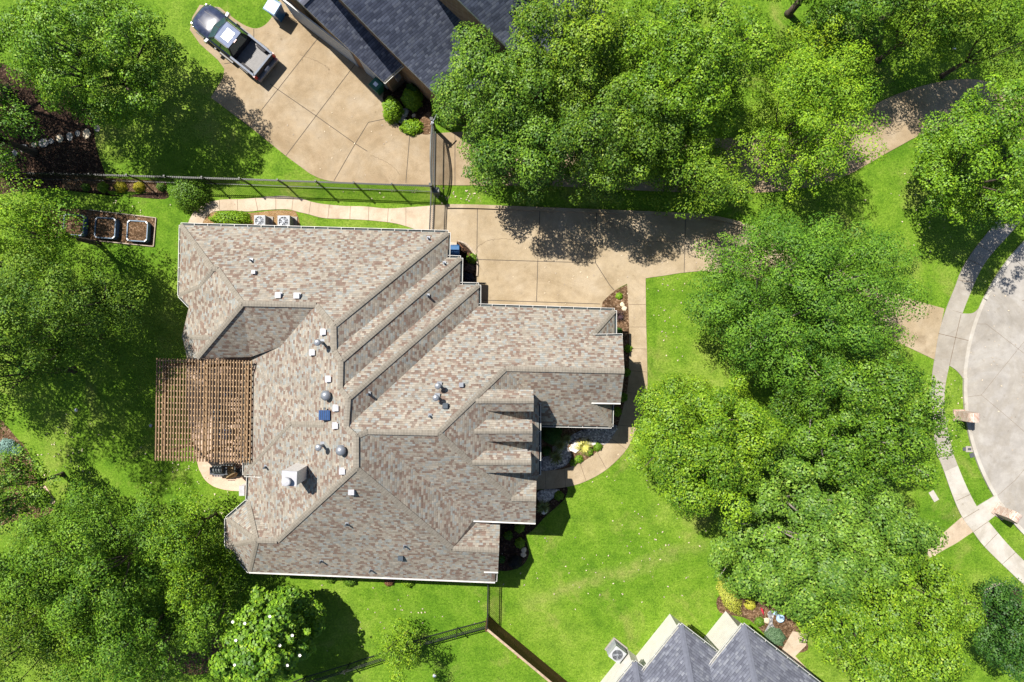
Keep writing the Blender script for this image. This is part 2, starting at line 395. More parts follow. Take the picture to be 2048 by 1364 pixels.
# kerb along the top of the main driveway
mb = MB(); k1 = [Vector(p) for p in G([(x, y-1) for x, y in dtop[2:-6]])]
offs = []
for i, p in enumerate(k1):
    d = (k1[min(i+1, len(k1)-1)]-k1[max(i-1, 0)]).normalized(); offs.append(p+Vector((d.y, -d.x))*.22)
mb.prism([tuple(p) for p in k1]+[tuple(p) for p in offs[::-1]], 0, .15)
structure(mb, "driveway_kerb", ["driveway_aggregate"])
# rear walk
up = smooth([(374, 475), (376, 449), (387, 426), (404, 412), (424, 403), (449, 399), (479, 398.5), (513, 396), (541, 393), (568, 392), (599, 396), (621, 403), (646, 408), (688, 412), (730, 413), (772, 417), (814, 415), (868, 411)], 4)
lo = smooth([(402, 475), (405, 449), (411, 437), (424, 425), (451, 421), (496, 423), (518, 421), (549, 419), (577, 419), (596, 423.6), (619, 429), (646, 436), (688, 438), (730, 440), (758, 442.5), (786, 446), (814, 453), (868, 472)], 4)
jx = [(410, 408, 428, 424), (439, 401, 440, 421), (475, 399, 476, 422), (511, 396, 516, 421), (552, 393, 552, 419), (587, 394, 584, 420), (622, 403, 618, 429), (659, 410, 656, 437), (701, 412, 700, 439), (738, 413, 737, 441), (777, 416, 775, 445), (812, 415, 812, 452)]
sheet("rear_walk", "walk_aggregate", up+lo[::-1], .036, [[(a, b), (c, d)] for a, b, c, d in jx], jw=.025, jmat="joint_tan")
# entry walk along the east side
le = smooth([(1254, 565), (1258, 650), (1258, 726), (1256, 767), (1249, 802), (1240, 837), (1231, 861), (1212, 886), (1188, 908), (1160, 926), (1125, 938), (1060, 944)], 5)
re = smooth([(1291, 555), (1292, 640), (1294, 720), (1294, 790), (1285, 830), (1271, 861), (1256, 894), (1235, 919), (1207, 943), (1172, 962), (1141, 972), (1106, 977), (1060, 979)], 5)
sheet("entry_walk", "entry_walk", le+re[::-1], .037,
      [[(1258, 609), (1292, 609)], [(1259, 654), (1293, 654)], [(1259, 697), (1293, 698)], [(1257, 741), (1294, 744)], [(1255, 785), (1294, 788)], [(1234, 850), (1275, 853)], [(1219, 875), (1252, 898)], [(1193, 902), (1212, 937)], [(1160, 926), (1172, 962)], [(1129, 937), (1131, 974)], [(1090, 942), (1092, 978)]], jw=.025, jmat="joint_tan")
# patio
pl_ = smooth([(376, 700), (372, 760), (378, 840), (395, 925), (402, 945), (411, 960), (425, 971), (440, 977), (462, 981), (505, 983)], 4)
sheet("patio", "patio_stone", pl_+[(560, 983), (560, 700)], .034)
# sidewalk and street
sl_ = smooth([(2010, 420), (1973, 467), (1942, 507), (1922, 541), (1909, 575), (1892, 617), (1877, 666), (1868, 720), (1863, 757), (1862, 800), (1866, 845), (1871, 900), (1883, 930), (1904, 990), (1923, 1033), (1945, 1063), (1968, 1093), (2020, 1144), (2090, 1210)], 4)
sr_ = smooth([(2055, 425), (2017, 470), (1986, 504), (1964, 534), (1946, 572), (1924, 627), (1909, 676), (1898, 730), (1890, 771), (1888, 811), (1893, 851), (1904, 900), (1911, 921), (1930, 968), (1953, 1013), (1975, 1041), (2011, 1084), (2048, 1122), (2110, 1180)], 4)
SJ = [[(1955, 488), (1986, 507)], [(1936, 519), (1966, 533)], [(1915, 560), (1950, 566)], [(1892, 618), (1926, 627)], [(1878, 665), (1909, 676)], [(1868, 720), (1898, 730)], [(1864, 765), (1891, 766)], [(1868, 830), (1890, 826)], [(1872, 862), (1897, 858)], [(1876, 893), (1902, 885)]]
sheet("sidewalk", "sidewalk_concrete", sl_+sr_[::-1], .042, SJ, jw=.03, jmat="joint_tan")
new_l = [p for p in sl_ if p[1] > 932]; new_r = [p for p in sr_ if p[1] > 922]
sheet("sidewalk_section", "sidewalk_new", new_l+new_r[::-1], .052, [[(1912, 1001), (1940, 988)], [(1925, 1037), (1957, 1018)], [(1946, 1063), (1976, 1042)], [(1968, 1093), (1994, 1066)], [(2003, 1128), (2030, 1104)]], jw=.025, jmat="joint_tan")
SCX, SCY, SR = 2341, 776, 410
def circ(r, a0, a1, n=60): return [(SCX+r*math.cos(math.radians(a0+(a1-a0)*i/n)), SCY+r*math.sin(math.radians(a0+(a1-a0)*i/n))) for i in range(n+1)]
sj = [[(1932, 648), (1972, 648), (2048, 707)], [(2048, 683), (2010, 730), (1962, 790), (1933, 794)], [(1962, 790), (2010, 830), (2050, 865), (2110, 900)], [(1996, 990), (2030, 960), (2080, 900)], [(2025, 515), (2060, 545)], [(2023, 513), (2048, 535)]]
sheet("street", "street_concrete", circ(SR, 0, 360, 120)[:-1], .02, sj, jw=.016, jmat="joint_tan")
mb = MB()
ri = G(circ(SR-1, 95, 265)); ro = G(circ(SR+6, 95, 265)); skip = lambda y: (612 < y < 768)
for i in range(len(ri)-1):
    y = circ(SR, 95, 265)[i][1]; h = .05 if skip(y) or 992 < y < 1018 else .13
    a, b, c, d = ri[i], ri[i+1], ro[i+1], ro[i]
    mb.prism([a, b, c, d], 0, h)
structure(mb, "street_kerb", ["sidewalk_new"])
apr = smooth([(1924, 627), (1945, 626), (1958, 615), (1969, 600)], 5)+[(1950, 650), (1938, 700), (1932, 760), (1932, 778)]+smooth([(1932, 778), (1925, 757), (1912, 741), (1898, 731)], 5)+[(1890, 730), (1868, 720), (1877, 666), (1892, 617)]
sheet("driveway_apron", "sidewalk_new", apr, .047, [[(1876, 667), (1936, 681)], [(1921, 629), (1911, 672), (1898, 730)]], jw=.03, jmat="joint_tan")
MATS_apron = bpy.data.objects["driveway_apron"]; MATS_apron.data.materials[0] = MATS["sidewalk_concrete"]
sheet("kerb_walk", "sidewalk_new", [(1952, 1013), (1990, 990), (2008, 1016), (1975, 1042)], .056)
sheet("neighbour_path", "walk_aggregate", [(1860, 1085), (1885, 1067), (1923, 1034), (1946, 1063), (1912, 1086), (1850, 1120)], .036)
# garden beds
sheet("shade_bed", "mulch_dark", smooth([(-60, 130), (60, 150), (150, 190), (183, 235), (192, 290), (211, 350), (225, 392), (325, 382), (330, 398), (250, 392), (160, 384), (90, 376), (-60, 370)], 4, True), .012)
sheet("shrub_border", "mulch_brown", [(125, 352), (332, 362), (335, 386), (125, 378)], .016)
sheet("vegetable_plot", "mulch_brown", [(60, 412), (180, 420), (313, 436), (308, 493), (200, 482), (60, 468)], .016)
sheet("driveway_corner_bed", "mulch_dark", [(768, 180), (766, 198)]+bedge[2:]+[(862, 160), (800, 130)], .035)
sheet("mulch_patch", "mulch_brown", smooth([(845, 232), (864, 226), (864, 266), (835, 264)], 4, True), .039)
sheet("flower_bed", "soil_tan", smooth([(412, 430), (450, 424), (500, 426), (545, 421), (577, 421), (593, 426), (592, 460), (500, 475), (412, 470)], 4, True), .02)
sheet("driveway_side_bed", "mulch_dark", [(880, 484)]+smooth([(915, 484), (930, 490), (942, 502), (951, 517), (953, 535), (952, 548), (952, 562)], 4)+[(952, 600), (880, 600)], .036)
mb = MB(); q = G(smooth([(917, 482), (932, 488), (944, 500), (953, 516), (955, 535), (954, 552)], 5))
for a, b in zip(q, q[1:]): mb.beam((*a, .07), (*b, .07), .09, .12)
tag(mb.build("bed_edging", "timber_grey"), "curved timber edging round the planting bed beside the house steps", "edging")
eb = smooth([(1205, 604), (1225, 585), (1253, 569)], 4)+[p for p in le if p[1] > 570]+[(1060, 860), (1060, 845), (1200, 845), (1200, 640)]
sheet("entry_bed", "mulch_brown", eb, .031)
sheet("gravel_bed", "river_gravel", smooth([(1235, 853), (1215, 885), (1200, 888), (1170, 876), (1150, 880), (1135, 893), (1143, 912), (1128, 933), (1085, 941), (1080, 920), (1100, 908), (1120, 890), (1140, 872), (1170, 858), (1210, 850)], 4, True), .039)
sb = smooth([(1050, 981), (1100, 978), (1134, 974), (1130, 996), (1115, 1012), (1090, 1034), (1066, 1060), (1053, 1070), (1054, 1088), (1058, 1108), (1048, 1128), (1033, 1137), (1012, 1142), (985, 1139)], 4)
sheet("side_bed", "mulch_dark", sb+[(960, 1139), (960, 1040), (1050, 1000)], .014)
sheet("side_gravel", "river_gravel", smooth([(1082, 980), (1118, 978), (1112, 990), (1098, 1002), (1080, 1006), (1074, 990)], 4, True), .022)
sheet("rock_garden_bed", "mulch_brown", smooth([(-60, 800), (0, 838), (30, 872), (55, 900), (75, 950), (95, 985), (108, 1008), (95, 1030), (40, 1040), (-60, 1040)], 4, True), .012)
sheet("stone_edge_path", "patio_stone", [(78, 968), (92, 972), (112, 1004), (96, 1014)], .03)
sheet("left_far_bed", "mulch_brown", smooth([(330, 1255), (430, 1250), (450, 1330), (360, 1345)], 4, True), .012)
sheet("neighbour_bed", "mulch_brown", smooth([(1440, 1190), (1500, 1200), (1560, 1215), (1600, 1260), (1615, 1300), (1560, 1300), (1500, 1240), (1440, 1225)], 4, True), .012)
sheet("neighbour_patio", "walk_aggregate", [(1585, 1262), (1615, 1268), (1612, 1290), (1590, 1312), (1640, 1364), (1600, 1370), (1560, 1305)], .03)
sheet("neighbour_gravel", "river_gravel", smooth([(1535, 1225), (1548, 1222), (1545, 1245), (1552, 1262), (1540, 1275), (1530, 1262), (1538, 1245)], 4, True), .02)
sheet("tree_bed", "mulch_dark", smooth([(1985, 1172), (2004, 1172), (2040, 1180), (2040, 1240), (1980, 1240), (1968, 1215), (1968, 1190)], 4, True), .014)
mb = MB(); q = G(smooth([(2004, 1168), (1988, 1169), (1973, 1180), (1966, 1197), (1967, 1215), (1974, 1230)], 6))
for a, b in zip(q, q[1:]): mb.beam((*a, .05), (*b, .05), .14, .12)
tag(mb.build("stone_edging", "stone_tan"), "curved tan stone edging round the dark tree bed at the right edge", "edging")

# ================================================================= ROOF TOOLS
def plane(p1, p2, z, inside, pitch=.667):
    a = W(*p1, z).xy; b = W(*p2, z).xy; d = (b-a).normalized(); n = Vector((-d.y, d.x))
    c = W(*inside, z).xy
    if n.dot(c-a) < 0: n = -n
    return (a, n, z, pitch)
def zat(pl, px, py):
    a, n, z0, p = pl; g = W(px, py, 0).xy
    return (z0+p*(n.dot(g)-n.dot(a)))/(1+p*n.dot(g)/H)
def roof_uv(pts, snap=True):
    n = Vector((0, 0, 0)); m = len(pts)
    for i in range(m):
        a, b = pts[i], pts[(i+1) % m]
        n += Vector(((a.y-b.y)*(a.z+b.z), (a.z-b.z)*(a.x+b.x), (a.x-b.x)*(a.y+b.y)))
    n.normalize()
    if n.z < 0: n = -n
    # snap the course direction to the nearest house axis so bent faces still read as one plane
    h = Vector((n.x, n.y, 0))
    if h.length < 1e-4: h = Vector((1, 0, 0))
    h.normalize(); ang = math.degrees(math.atan2(h.y, h.x))
    near = round((ang+1.5)/90)*90-1.5
    if snap and abs(ang-near) < 27: h = Vector((math.cos(math.radians(near)), math.sin(math.radians(near)), 0))
    ud = Vector((-h.y, h.x, 0)); sl_ = 1/max(n.z, .5)
    return [(p.dot(ud), -p.dot(h)*sl_) for p in pts]
def roof_mesh(name, faces, mats, parent, thick=.16, snap=True):
    """faces: lists of world points. Top skin, lower skin and trim at the open edges"""
    mb = MB(); edges = {}
    key = lambda p: (round(p.x, 3), round(p.y, 3), round(p.z, 3))
    for pts in faces:
        a = sum(pts[i].x*pts[(i+1) % len(pts)].y-pts[(i+1) % len(pts)].x*pts[i].y for i in range(len(pts)))
        if a < 0: pts = pts[::-1]
        uv = roof_uv(pts, snap)
        for tri in tessellate_polygon([[Vector((p.x, p.y, 0)) for p in pts]]):
            i0, i1, i2 = tri; q = [pts[i0], pts[i1], pts[i2]]
            if (q[1]-q[0]).cross(q[2]-q[0]).z < 0: i1, i2 = i2, i1
            mb.face([pts[i0], pts[i1], pts[i2]], 0, [uv[i0], uv[i1], uv[i2]])
            mb.face([pts[k]-Vector((0, 0, thick)) for k in (i0, i2, i1)], 2)
        for i in range(len(pts)):
            p, q = pts[i], pts[(i+1) % len(pts)]; k1, k2 = key(p), key(q)
            if (k2, k1) in edges: edges.pop((k2, k1))
            else: edges[(k1, k2)] = (p, q)
    for p, q in edges.values():
        dn = Vector((0, 0, thick)); mb.face([p, p-dn, q-dn, q], 1)
    return mb.build(name, mats, parent)
def ridge_cap(mb, a, b, w=.14, drop=.03, lift=.022, m=0):
    a = Vector(a); b = Vector(b); d = (b-a); L = d.length
    if L < .01: return
    d /= L; s = d.cross(Vector((0, 0, 1))).normalized(); up = Vector((0, 0, lift)); dn = Vector((0, 0, lift-drop))
    for sg in (1, -1):
        q = [a+up, b+up, b+s*w*sg+dn, a+s*w*sg+dn]; uv = [(0, 0), (L, 0), (L, 1), (0, 1)]
        if sg > 0: q = q[::-1]; uv = uv[::-1]
        mb.face(q, m, uv)
def gutter(mb, pts, w=.13, h=.12):
    """open trough: back, floor, outer lip, straps. Materials 0 white 1 dark"""
    for a, b in zip(pts, pts[1:]):
        a = Vector(a); b = Vector(b); d = (b-a); L = d.length; d /= L
        o = d.cross(Vector((0, 0, 1))).normalized()       # outwards: walk the outline clockwise seen from above
        o = -o
        a2 = a-Vector((0, 0, .03)); b2 = b-Vector((0, 0, .03))
        mb.face([a2+o*.012-Vector((0, 0, h)), b2+o*.012-Vector((0, 0, h)), b2+o*w-Vector((0, 0, h)), a2+o*w-Vector((0, 0, h))], 1)
        mb.beam(a2+o*w-Vector((0, 0, h/2)), b2+o*(w)-Vector((0, 0, h/2))+d*w*.0, .024, h*.8, 0)
        n = max(1, int(L/.75))
        for i in range(n+1):
            c = a2+d*(L*i/n)+o*(w/2)-Vector((0, 0, .02)); mb.beam(c-o*w/2, c+o*w/2, .022, .015, 0)

# ================================================================= MAIN HOUSE
house = thing("brick_house", "large house with mottled tan and brown shingle roof in the middle of the photo", "house", W(760, 800, 0))
ND = plane((957, 612), (1229, 621), 3, (1000, 800)); NA = plane((361, 450), (896, 465), 3, (600, 600))
NB = plane((895, 514), (957, 516), 3, (700, 800)); NC = plane((920, 569), (957, 570), 3, (700, 800))
W1 = plane((361, 450), (358, 590), 3, (600, 520)); W4 = plane((497, 950), (496, 1002), 3, (700, 980))
EB = plane((896, 465), (895, 515), 3, (700, 490)); ED = plane((921, 516), (920, 569), 3, (700, 540)); EF = plane((957, 570), (957, 612), 3, (700, 590))
E4 = plane((1229, 621), (1229, 670), 3, (1100, 650)); E6 = plane((1078, 850), (1078, 950), 4, (900, 900))
SV = plane((498, 1143), (990, 1163), 3, (700, 900)); S5 = plane((1079, 850), (1223, 853), 3, (1100, 700))
VV = dict(a=(361, 450, 3), b=(896, 465, 3), c=(895, 515, 3), d=(921, 516, 3), e=(920, 569, 3), f=(957, 570, 3), g=(957, 612, 3), h=(1229, 621, 3), i=(1229, 670, 3),
  hi=(1183, 672, [ND, E4]), j=(1245, 671, [ND]), k=(1249, 742, [ND, S5]), l=(1241, 805, [S5]), l2=(1183, 804, [S5]), m=(1224, 806, 3), n=(1223, 853, 3), o=(1079, 850, 3),
  ev=(1078, 805, 4), eb=(1078, 950, 4), r1=(667, 652, [W4]), r2=(668, 702, [W4]), r3=(681, 722, [W4]), r4=(680, 778, [W4]), r5=(696, 797, [W4]), r6=(692, 856, [W4]),
  r7=(712, 873, [W4]), r8=(735, 863, [ND]), r9=(876, 866, [ND]), r10=(1011, 737, [ND, S5]), r11=(712, 936, [W4]), r12=(1022, 997, 4.98), q=(1072, 998, 4.98),
  n1=(1047, 962, 4.62), n2=(1073, 961, 4.25), qs=(1071, 1045, 3.95), s1=(947, 1040, 3.98), s2=(953, 1045, 3.72), r13=(905, 1097, [SV]), r14=(998, 1101, [SV]), n8=(1000, 1044, 3.25),
  t=(996, 1143, [SV]), u=(968, 1142, [SV]), u1=(991, 1144, 3), u2=(990, 1163, 3), v=(498, 1143, 3), w=(453, 1092, 3), x=(453, 1038, 3), y=(495, 1002, 3), p=(513, 1081, [SV]), p2=(554, 1082, [W4]),
  z=(497, 951, 3), zz=(530, 952, [W4]), b1=(505, 722, [W4]), b2=(583, 848, 5.35), b3=(648, 850, [W4]), b4=(488, 950, 3), b5=(490, 724, 3),
  c1=(425, 537, [NA]), c2=(435, 538, [NA]), c3=(479, 599, [NA]), c4=(485, 607, [NA]), c5=(632, 610, [W4]), c6=(401, 573, [W1]), c7=(358, 591, 3), c8=(378, 612, 3.35), c9=(364, 673, 3.1),
  d1=(418, 675, 4.5), d2=(393, 716, 3.85), d3=(374, 716, 3.0), d4=(500, 714, [W4]), d5=(561, 693, [W4]), d6=(500, 714, 3.45))
VP = {}
for kk, (px, py, zz_) in VV.items():
    zv = zz_ if not isinstance(zz_, list) else sum(zat(pl, px, py) for pl in zz_)/len(zz_)
    VP[kk] = W(px, py, zv)
FACES = ["a b r1 c5 c4 c3 c2 c1", "b c r2 r1", "c d r3 r2", "d e r4 r3", "e f r5 r4", "f g r6 r5", "g h hi j k r10 r9 r8 r7 r6", "h i hi",
  "r10 k l l2 n o ev", "l2 m n", "r10 ev eb n2 n1 r12 r9", "r8 r9 r12 q qs s1", "r12 n1 n2 q", "r7 r8 s1 s2 r13 r11", "s2 n8 r14 r13",
  "v u2 u t r14 r13 r11 p2 p", "u u1 u2", "c5 r1 r2 r3 r4 r5 r6 r7 r11 p2 y z zz b3 b1 d4 d5", "b1 b2 b4 b5", "b1 b3 b2", "b2 b3 zz b4",
  "p p2 y", "p y x", "p x w", "p w v", "a c1 c6 c7", "c1 c2 c3 c4 d2 d1 c9 c8 c7 c6", "c9 d1 d2 d3", "c4 c5 d5", "c4 d5 d6", "c4 d6 d2"]
roof = roof_mesh("roof", [[VP[k] for k in f.split()] for f in FACES], ["roof_shingle", "white_trim", "soffit"], house)
mb = MB()
for path in ["a c1 c2 c3 c4 c5 r1", "b r1 r2 r3 r4 r5 r6 r7 r8 r9 r10 k", "d r3", "f r5", "h hi", "r9 r12 q", "r7 r11 r13 r14", "r11 p2 p", "p v", "p y", "p x", "p w", "c4 d2", "c1 c6 c7", "c9 d1", "b1 b2 b3", "b2 b4", "l2 n"]:
    ks = path.split()
    for a, b in zip(ks, ks[1:]): ridge_cap(mb, VP[a], VP[b])
# dormers: cheeks, face and gabled lids
dorm = []
for (ry, x0, xe) in ((802, 951, 1067.5), (862.5, 948, 1065), (925, 944, 1062.5)):
    zr = zat(E6, x0, ry); R0 = W(x0, ry, zr); R1 = W(xe, ry, zr)
    ze = zr-.42; N0 = W(x0+19, ry-23, ze); N1 = W(xe-1, ry-22.5, ze); S0 = W(x0+25, ry+20.5, ze); S1 = W(xe-.5, ry+21, ze)
    dorm.append((R0, R1, N0, N1, S0, S1))
    fl = [[R0, R1, N1, N0], [R0, S0, S1, R1]]
    dm = roof_mesh("dormer", fl, ["roof_shingle", "white_trim", "soffit"], roof, .1)
    ridge_cap(mb, R0, R1, .13, .05, .03)
    cm = MB(); inn = Vector((-.12, 0, 0)); za = ze-.1
    nx = [(N0.x, N0.y-.12), (N1.x-.15, N1.y-.12), (S1.x-.15, S1.y+.12), (S0.x, S0.y+.12)]
    cm.prism(nx, 3.6, za, 0)
    f1, f2 = Vector((*nx[1], za)), Vector((*nx[2], za)); ap = Vector((nx[1][0], (nx[1][1]+nx[2][1])/2, zr-.13))
    cm.face([f1, f2, ap], 0)
    cm.build("dormer_wall", ["siding"], roof)
mb.build("ridge_cap", ["ridge_shingle"], roof)
# walls
def inset(poly, d):
    n = len(poly); a = sum(poly[i][0]*poly[(i+1) % n][1]-poly[(i+1) % n][0]*poly[i][1] for i in range(n)); sg = 1 if a > 0 else -1; out = []
    for i in range(n):
        p0, p1, p2 = Vector(poly[i-1]), Vector(poly[i]), Vector(poly[(i+1) % n]); d1 = (p1-p0).normalized(); d2 = (p2-p1).normalized()
        n1 = Vector((-d1.y, d1.x))*sg; n2 = Vector((-d2.y, d2.x))*sg; b = (n1+n2); b = b/max(b.length_squared, .3)*2 if b.length > .2 else n1
        out.append(tuple(p1+b*d))
    return out
outl = [(361, 450, 3), (896, 465, 3), (895, 515, 3), (921, 516, 3), (920, 569, 3), (957, 570, 3), (957, 612, 3), (1229, 621, 3), (1229, 672, 3), (1223, 672, 3), (1223, 853, 3), (1070, 850, 3), (1070, 850, 3.9), (1066, 1045, 3.9), (1000, 1044, 3.3), (993, 1143, 3.3), (990, 1163, 3), (498, 1143, 3), (453, 1092, 3), (453, 1038, 3), (495, 1002, 3), (497, 950, 3), (488, 950, 3), (500, 722, 3), (374, 716, 3), (366, 673, 3), (378, 612, 3), (358, 591, 3)]
wp = [tuple(W(x, y, z).xy) for x, y, z in outl]; del wp[12]
mb = MB(); mb.prism(inset(wp, .42), 0, 2.86, 0)
for ks, zlo in ((("j", "k", "l"), 2.8), (("n2", "q", "qs"), 2.8), (("n8", "r14", "t"), 2.8)):
    pts = [VP[k]-Vector((.30, 0, .17)) for k in ks]; top = pts
    base = [Vector((p.x, p.y, 0.0)) for p in (pts[-1], pts[0])]
    bk = Vector((-1.2, 0, 0)); poly = top+base
    mb.face(poly[::-1], 0)
    for s_ in (0, -1):
        p = pts[s_]; mb.face([Vector((p.x, p.y, 0)), Vector((p.x, p.y, p.z)), Vector((p.x-1.6, p.y, p.z)), Vector((p.x-1.6, p.y, 0))], 0)
mb.prism([tuple((W(1000, 800, 4)).xy), tuple((W(1070, 807, 4)).xy), tuple((W(1070, 944, 4)).xy), tuple((W(1000, 944, 4)).xy)], 0, 3.8, 0)
mb.build("wall", ["house_brick"], house)
mb = MB()
GZ = [["a", "b", "c", "d", "e", "f", "g", "h", "i"], ["hi", "j"], ["l", "l2"][::1], ["m", "n", "o"], ["ev", "eb"], ["b5", "b4", "zz"], ["z", "y", "x", "w"][::-1], ["u1", "u2"], ["c8", "c7", "a"]]
def order(ks): return [VP[k] for k in ks]
for ks in ("a b c d e f g h i", "hi j", "m n o", "ev eb", "zz b4 b5", "v w x y z", "c8 c7 a", "u1 u2"):
    mb = MB(); gutter(mb, order(ks.split()), .1 if len(ks) < 9 else .13); mb.build("gutter", ["white_trim", "gutter_dark"], house)
for a, b in (("u2", "v"), ("s1", "qs"), ("u", "t"), ("l2", "l")):
    A, B = VP[a]-Vector((0, 0, .07)), VP[b]-Vector((0, 0, .07)); mb = MB(); mb.beam(A+Vector((0, -.06, 0)), B+Vector((0, -.06, 0)), .075, .18); mb.build("fascia", ["white_trim"], house)
# roof fittings
def surf_z(px, py, guess):
    return guess
def on_roof(px, py):
    """height of the roof skin along this line of sight"""
    best = None
    for f in FACES:
        pts = [VP[k] for k in f.split()]
        for i in range(1, len(pts)-1):
            a, b, c = pts[0], pts[i], pts[i+1]
            n = (b-a).cross(c-a)
            if n.length < 1e-6: continue
            g = W(px, py, 0); o = Vector((0, 0, H)); d = g-o
            den = n.dot(d)
            if abs(den) < 1e-9: continue
            tt = n.dot(a-o)/den; p = o+d*tt
            w0 = (b-a).cross(p-a).dot(n); w1 = (c-b).cross(p-b).dot(n); w2 = (a-c).cross(p-c).dot(n)
            if (w0 >= -1e-6 and w1 >= -1e-6 and w2 >= -1e-6) or (w0 <= 1e-6 and w1 <= 1e-6 and w2 <= 1e-6):
                if best is None or p.z > best.z: best = p
    return best or W(px, py, 5)
for (px, py) in ((558, 591), (595, 592), (648, 664), (626, 705), (658, 758), (673, 816), (672, 851), (686, 942), (704, 983)):
    p = on_roof(px, py); mb = MB()
    mb.box(p+Vector((0, 0, .02)), (.36, .36, .03)); mb.prism([(p.x+a*.12, p.y+b*.12) for a, b in ((-1, -1), (1, -1), (1, 1), (-1, 1))], p.z-.1, p.z+.17)
    mb.box(p+Vector((0, 0, .19)), (.3, .28, .035)); mb.build("box_vent", ["vent_white"], roof)
for (px, py, s, mt) in ((509, 545, .19, "vent_white"), (923, 770, .2, "galvanised"), (891, 812, .24, "vent_dark"), (802, 1115, .26, "vent_dark")):
    p = on_roof(px, py); mb = MB(); mb.box(p+Vector((0, 0, .03)), (s*1.3, s*1.3, .03)); mb.box(p+Vector((0, 0, .1)), (s, s, .18)); mb.box(p+Vector((0, 0, .2)), (s*1.1, s*.9, .03)); mb.build("cap_vent", [mt], roof)
for (px, py, h, r) in ((503, 521, .3, .05), (857, 477, .3, .05), (889, 527, .3, .05), (856, 592, .45, .06), (738, 788, .45, .06), (860, 832, .3, .05), (532, 934, .35, .06), (694, 1048, .35, .05), (810, 1092, .35, .05), (643, 1122, .4, .05), (742, 1140, .4, .05)):
    p = on_roof(px, py); mb = MB(); mb.box(p+Vector((0, .03, .03)), (.18, .2, .02), m=0); mb.tube([p-Vector((0, 0, .1)), p+Vector((0, 0, h))], r, 8, 1); mb.build("vent_pipe", ["galvanised", "vent_dark"], roof)
for (px, py, h) in ((641, 686, .95), (641, 891, .8), (874, 771, .7), (870, 794, .7)):
    p = on_roof(px+5, py-1); mb = MB(); mb.box(p+Vector((0, .05, .04)), (.25, .27, .02)); mb.tube([p-Vector((0, 0, .1)), p+Vector((0, 0, h))], .075, 10)
    mb.lathe(p+Vector((0, 0, h)), [(.08, -.02), (.17, .02), (.17, .09), (.12, .14), (.02, .17)], 14); mb.build("flue_pipe", ["galvanised"], roof)
for (px, py) in ((655, 790), (685, 899)):
    p = on_roof(px, py); mb = MB(); mb.box(p+Vector((0, 0, .04)), (.46, .46, .03)); mb.lathe(p, [(.13, 0), (.13, .2), (.22, .24), (.26, .34), (.24, .44), (.12, .52), (.03, .54)], 20); mb.build("turbine_vent", ["galvanised"], roof, True)
p = on_roof(652, 829); mb = MB(); mb.box(p+Vector((0, 0, .12)), (.52, .46, .28), m=1); mb.box(p+Vector((0, 0, .3)), (.56, .5, .05), m=0)
for i in range(5): mb.box(p+Vector((-.2+.1*i, 0, .335)), (.015, .48, .012), m=1)
mb.box(p+Vector((0, .33, .28)), (.1, .1, .1), m=1)
mb.build("attic_fan_vent", ["solar_blue", "vent_dark"], roof)
# chimney
T = [W(564, 942, 7.55), W(593, 944, 7.55), W(592, 972, 7.55), W(564, 971, 7.55)]
mb = MB(); mb.prism([tuple(p.xy) for p in T], 4.3, 7.45, 0); cmid = sum(T, Vector())/4
mb.prism([tuple((cmid+(p-cmid)*1.06).xy) for p in T], 7.45, 7.53, 1, bottom=True)
mb.lathe((cmid.x-.08, cmid.y-.12, 7.53), [(.16, 0), (.16, .1), (.22, .12), (.22, .28), (.18, .31), (.02, .33)], 20, 1)
mb.build("chimney", ["siding", "vent_white"], roof)

# ================================================================= NEIGHBOUR HOUSE (top)
nh = thing("garage_house", "house with dark slate grey roof beside the driveway at the top edge", "house", W(860, 60, 0))
Aq = [W(603, 8, 6.3), W(767, 164, 3.0), W(850, 88, 3.0), W(690, -80, 6.3)]
A2q = [W(603, 8, 6.3), W(690, -80, 6.3), W(520, -230, 3.0), W(430, -150, 3.0)]
Bq = [W(636, -48, 8.6), W(803, 122, 5.2), W(908, 226, 3.0), W(1075, 75, 3.0), W(800, -190, 8.6)]
B2q = [W(636, -48, 8.6), W(800, -190, 8.6), W(560, -420, 3.5), W(400, -270, 3.5)]
Cq = [W(845, -72, 9.6), W(985, 66, 6.6), W(1075, 152, 4.8), W(1215, 30, 4.8), W(985, -190, 9.6)]
C2q = [W(845, -72, 9.6), W(985, -190, 9.6), W(800, -400, 4.8), W(650, -280, 4.8)]
nr = roof_mesh("roof", [Aq, A2q, Bq, B2q, Cq, C2q], ["slate_shingle", "white_trim", "soffit"], nh, .2, snap=False)
for a_, b_ in ((Aq[0], Aq[3]), (Bq[0], Bq[4]), (Cq[0], Cq[4])): mb = MB(); ridge_cap(mb, a_, b_); mb.build("ridge_cap", ["slate_ridge"], nr)
def gable_wall(mb, top, low, back, ov=.35, depth=2.5):
    """brick wall under a sloping rake, set in by ov, with a return along the low eave"""
    d = (low-top); d.z = 0; d.normalize(); n = (back-low); n.z = 0; n.normalize()
    a = top+n*ov; b = low+n*ov-d*.35*1.0; sl_ = (top.z-low.z)/max((low-top).xy.length, .1)
    za, zb = top.z-.26, low.z-.26+sl_*.35
    mb.face([Vector((a.x, a.y, 0)), Vector((b.x, b.y, 0)), Vector((b.x, b.y, zb)), Vector((a.x, a.y, za))])
    c = b+n*depth; mb.face([Vector((b.x, b.y, 0)), Vector((c.x, c.y, 0)), Vector((c.x, c.y, zb)), Vector((b.x, b.y, zb))])
    return a, b, n
mb = MB(); wa, wb, n = gable_wall(mb, Aq[0], Aq[1], Aq[2], .42, 5); gable_wall(mb, A2q[0], A2q[3], A2q[2], .42, 3)
gable_wall(mb, Bq[0], Bq[2], Bq[3], .35, 5.5); gable_wall(mb, Cq[0], Cq[2], Cq[3], .35, 5)
mb.build("wall", ["tan_brick"], nh)
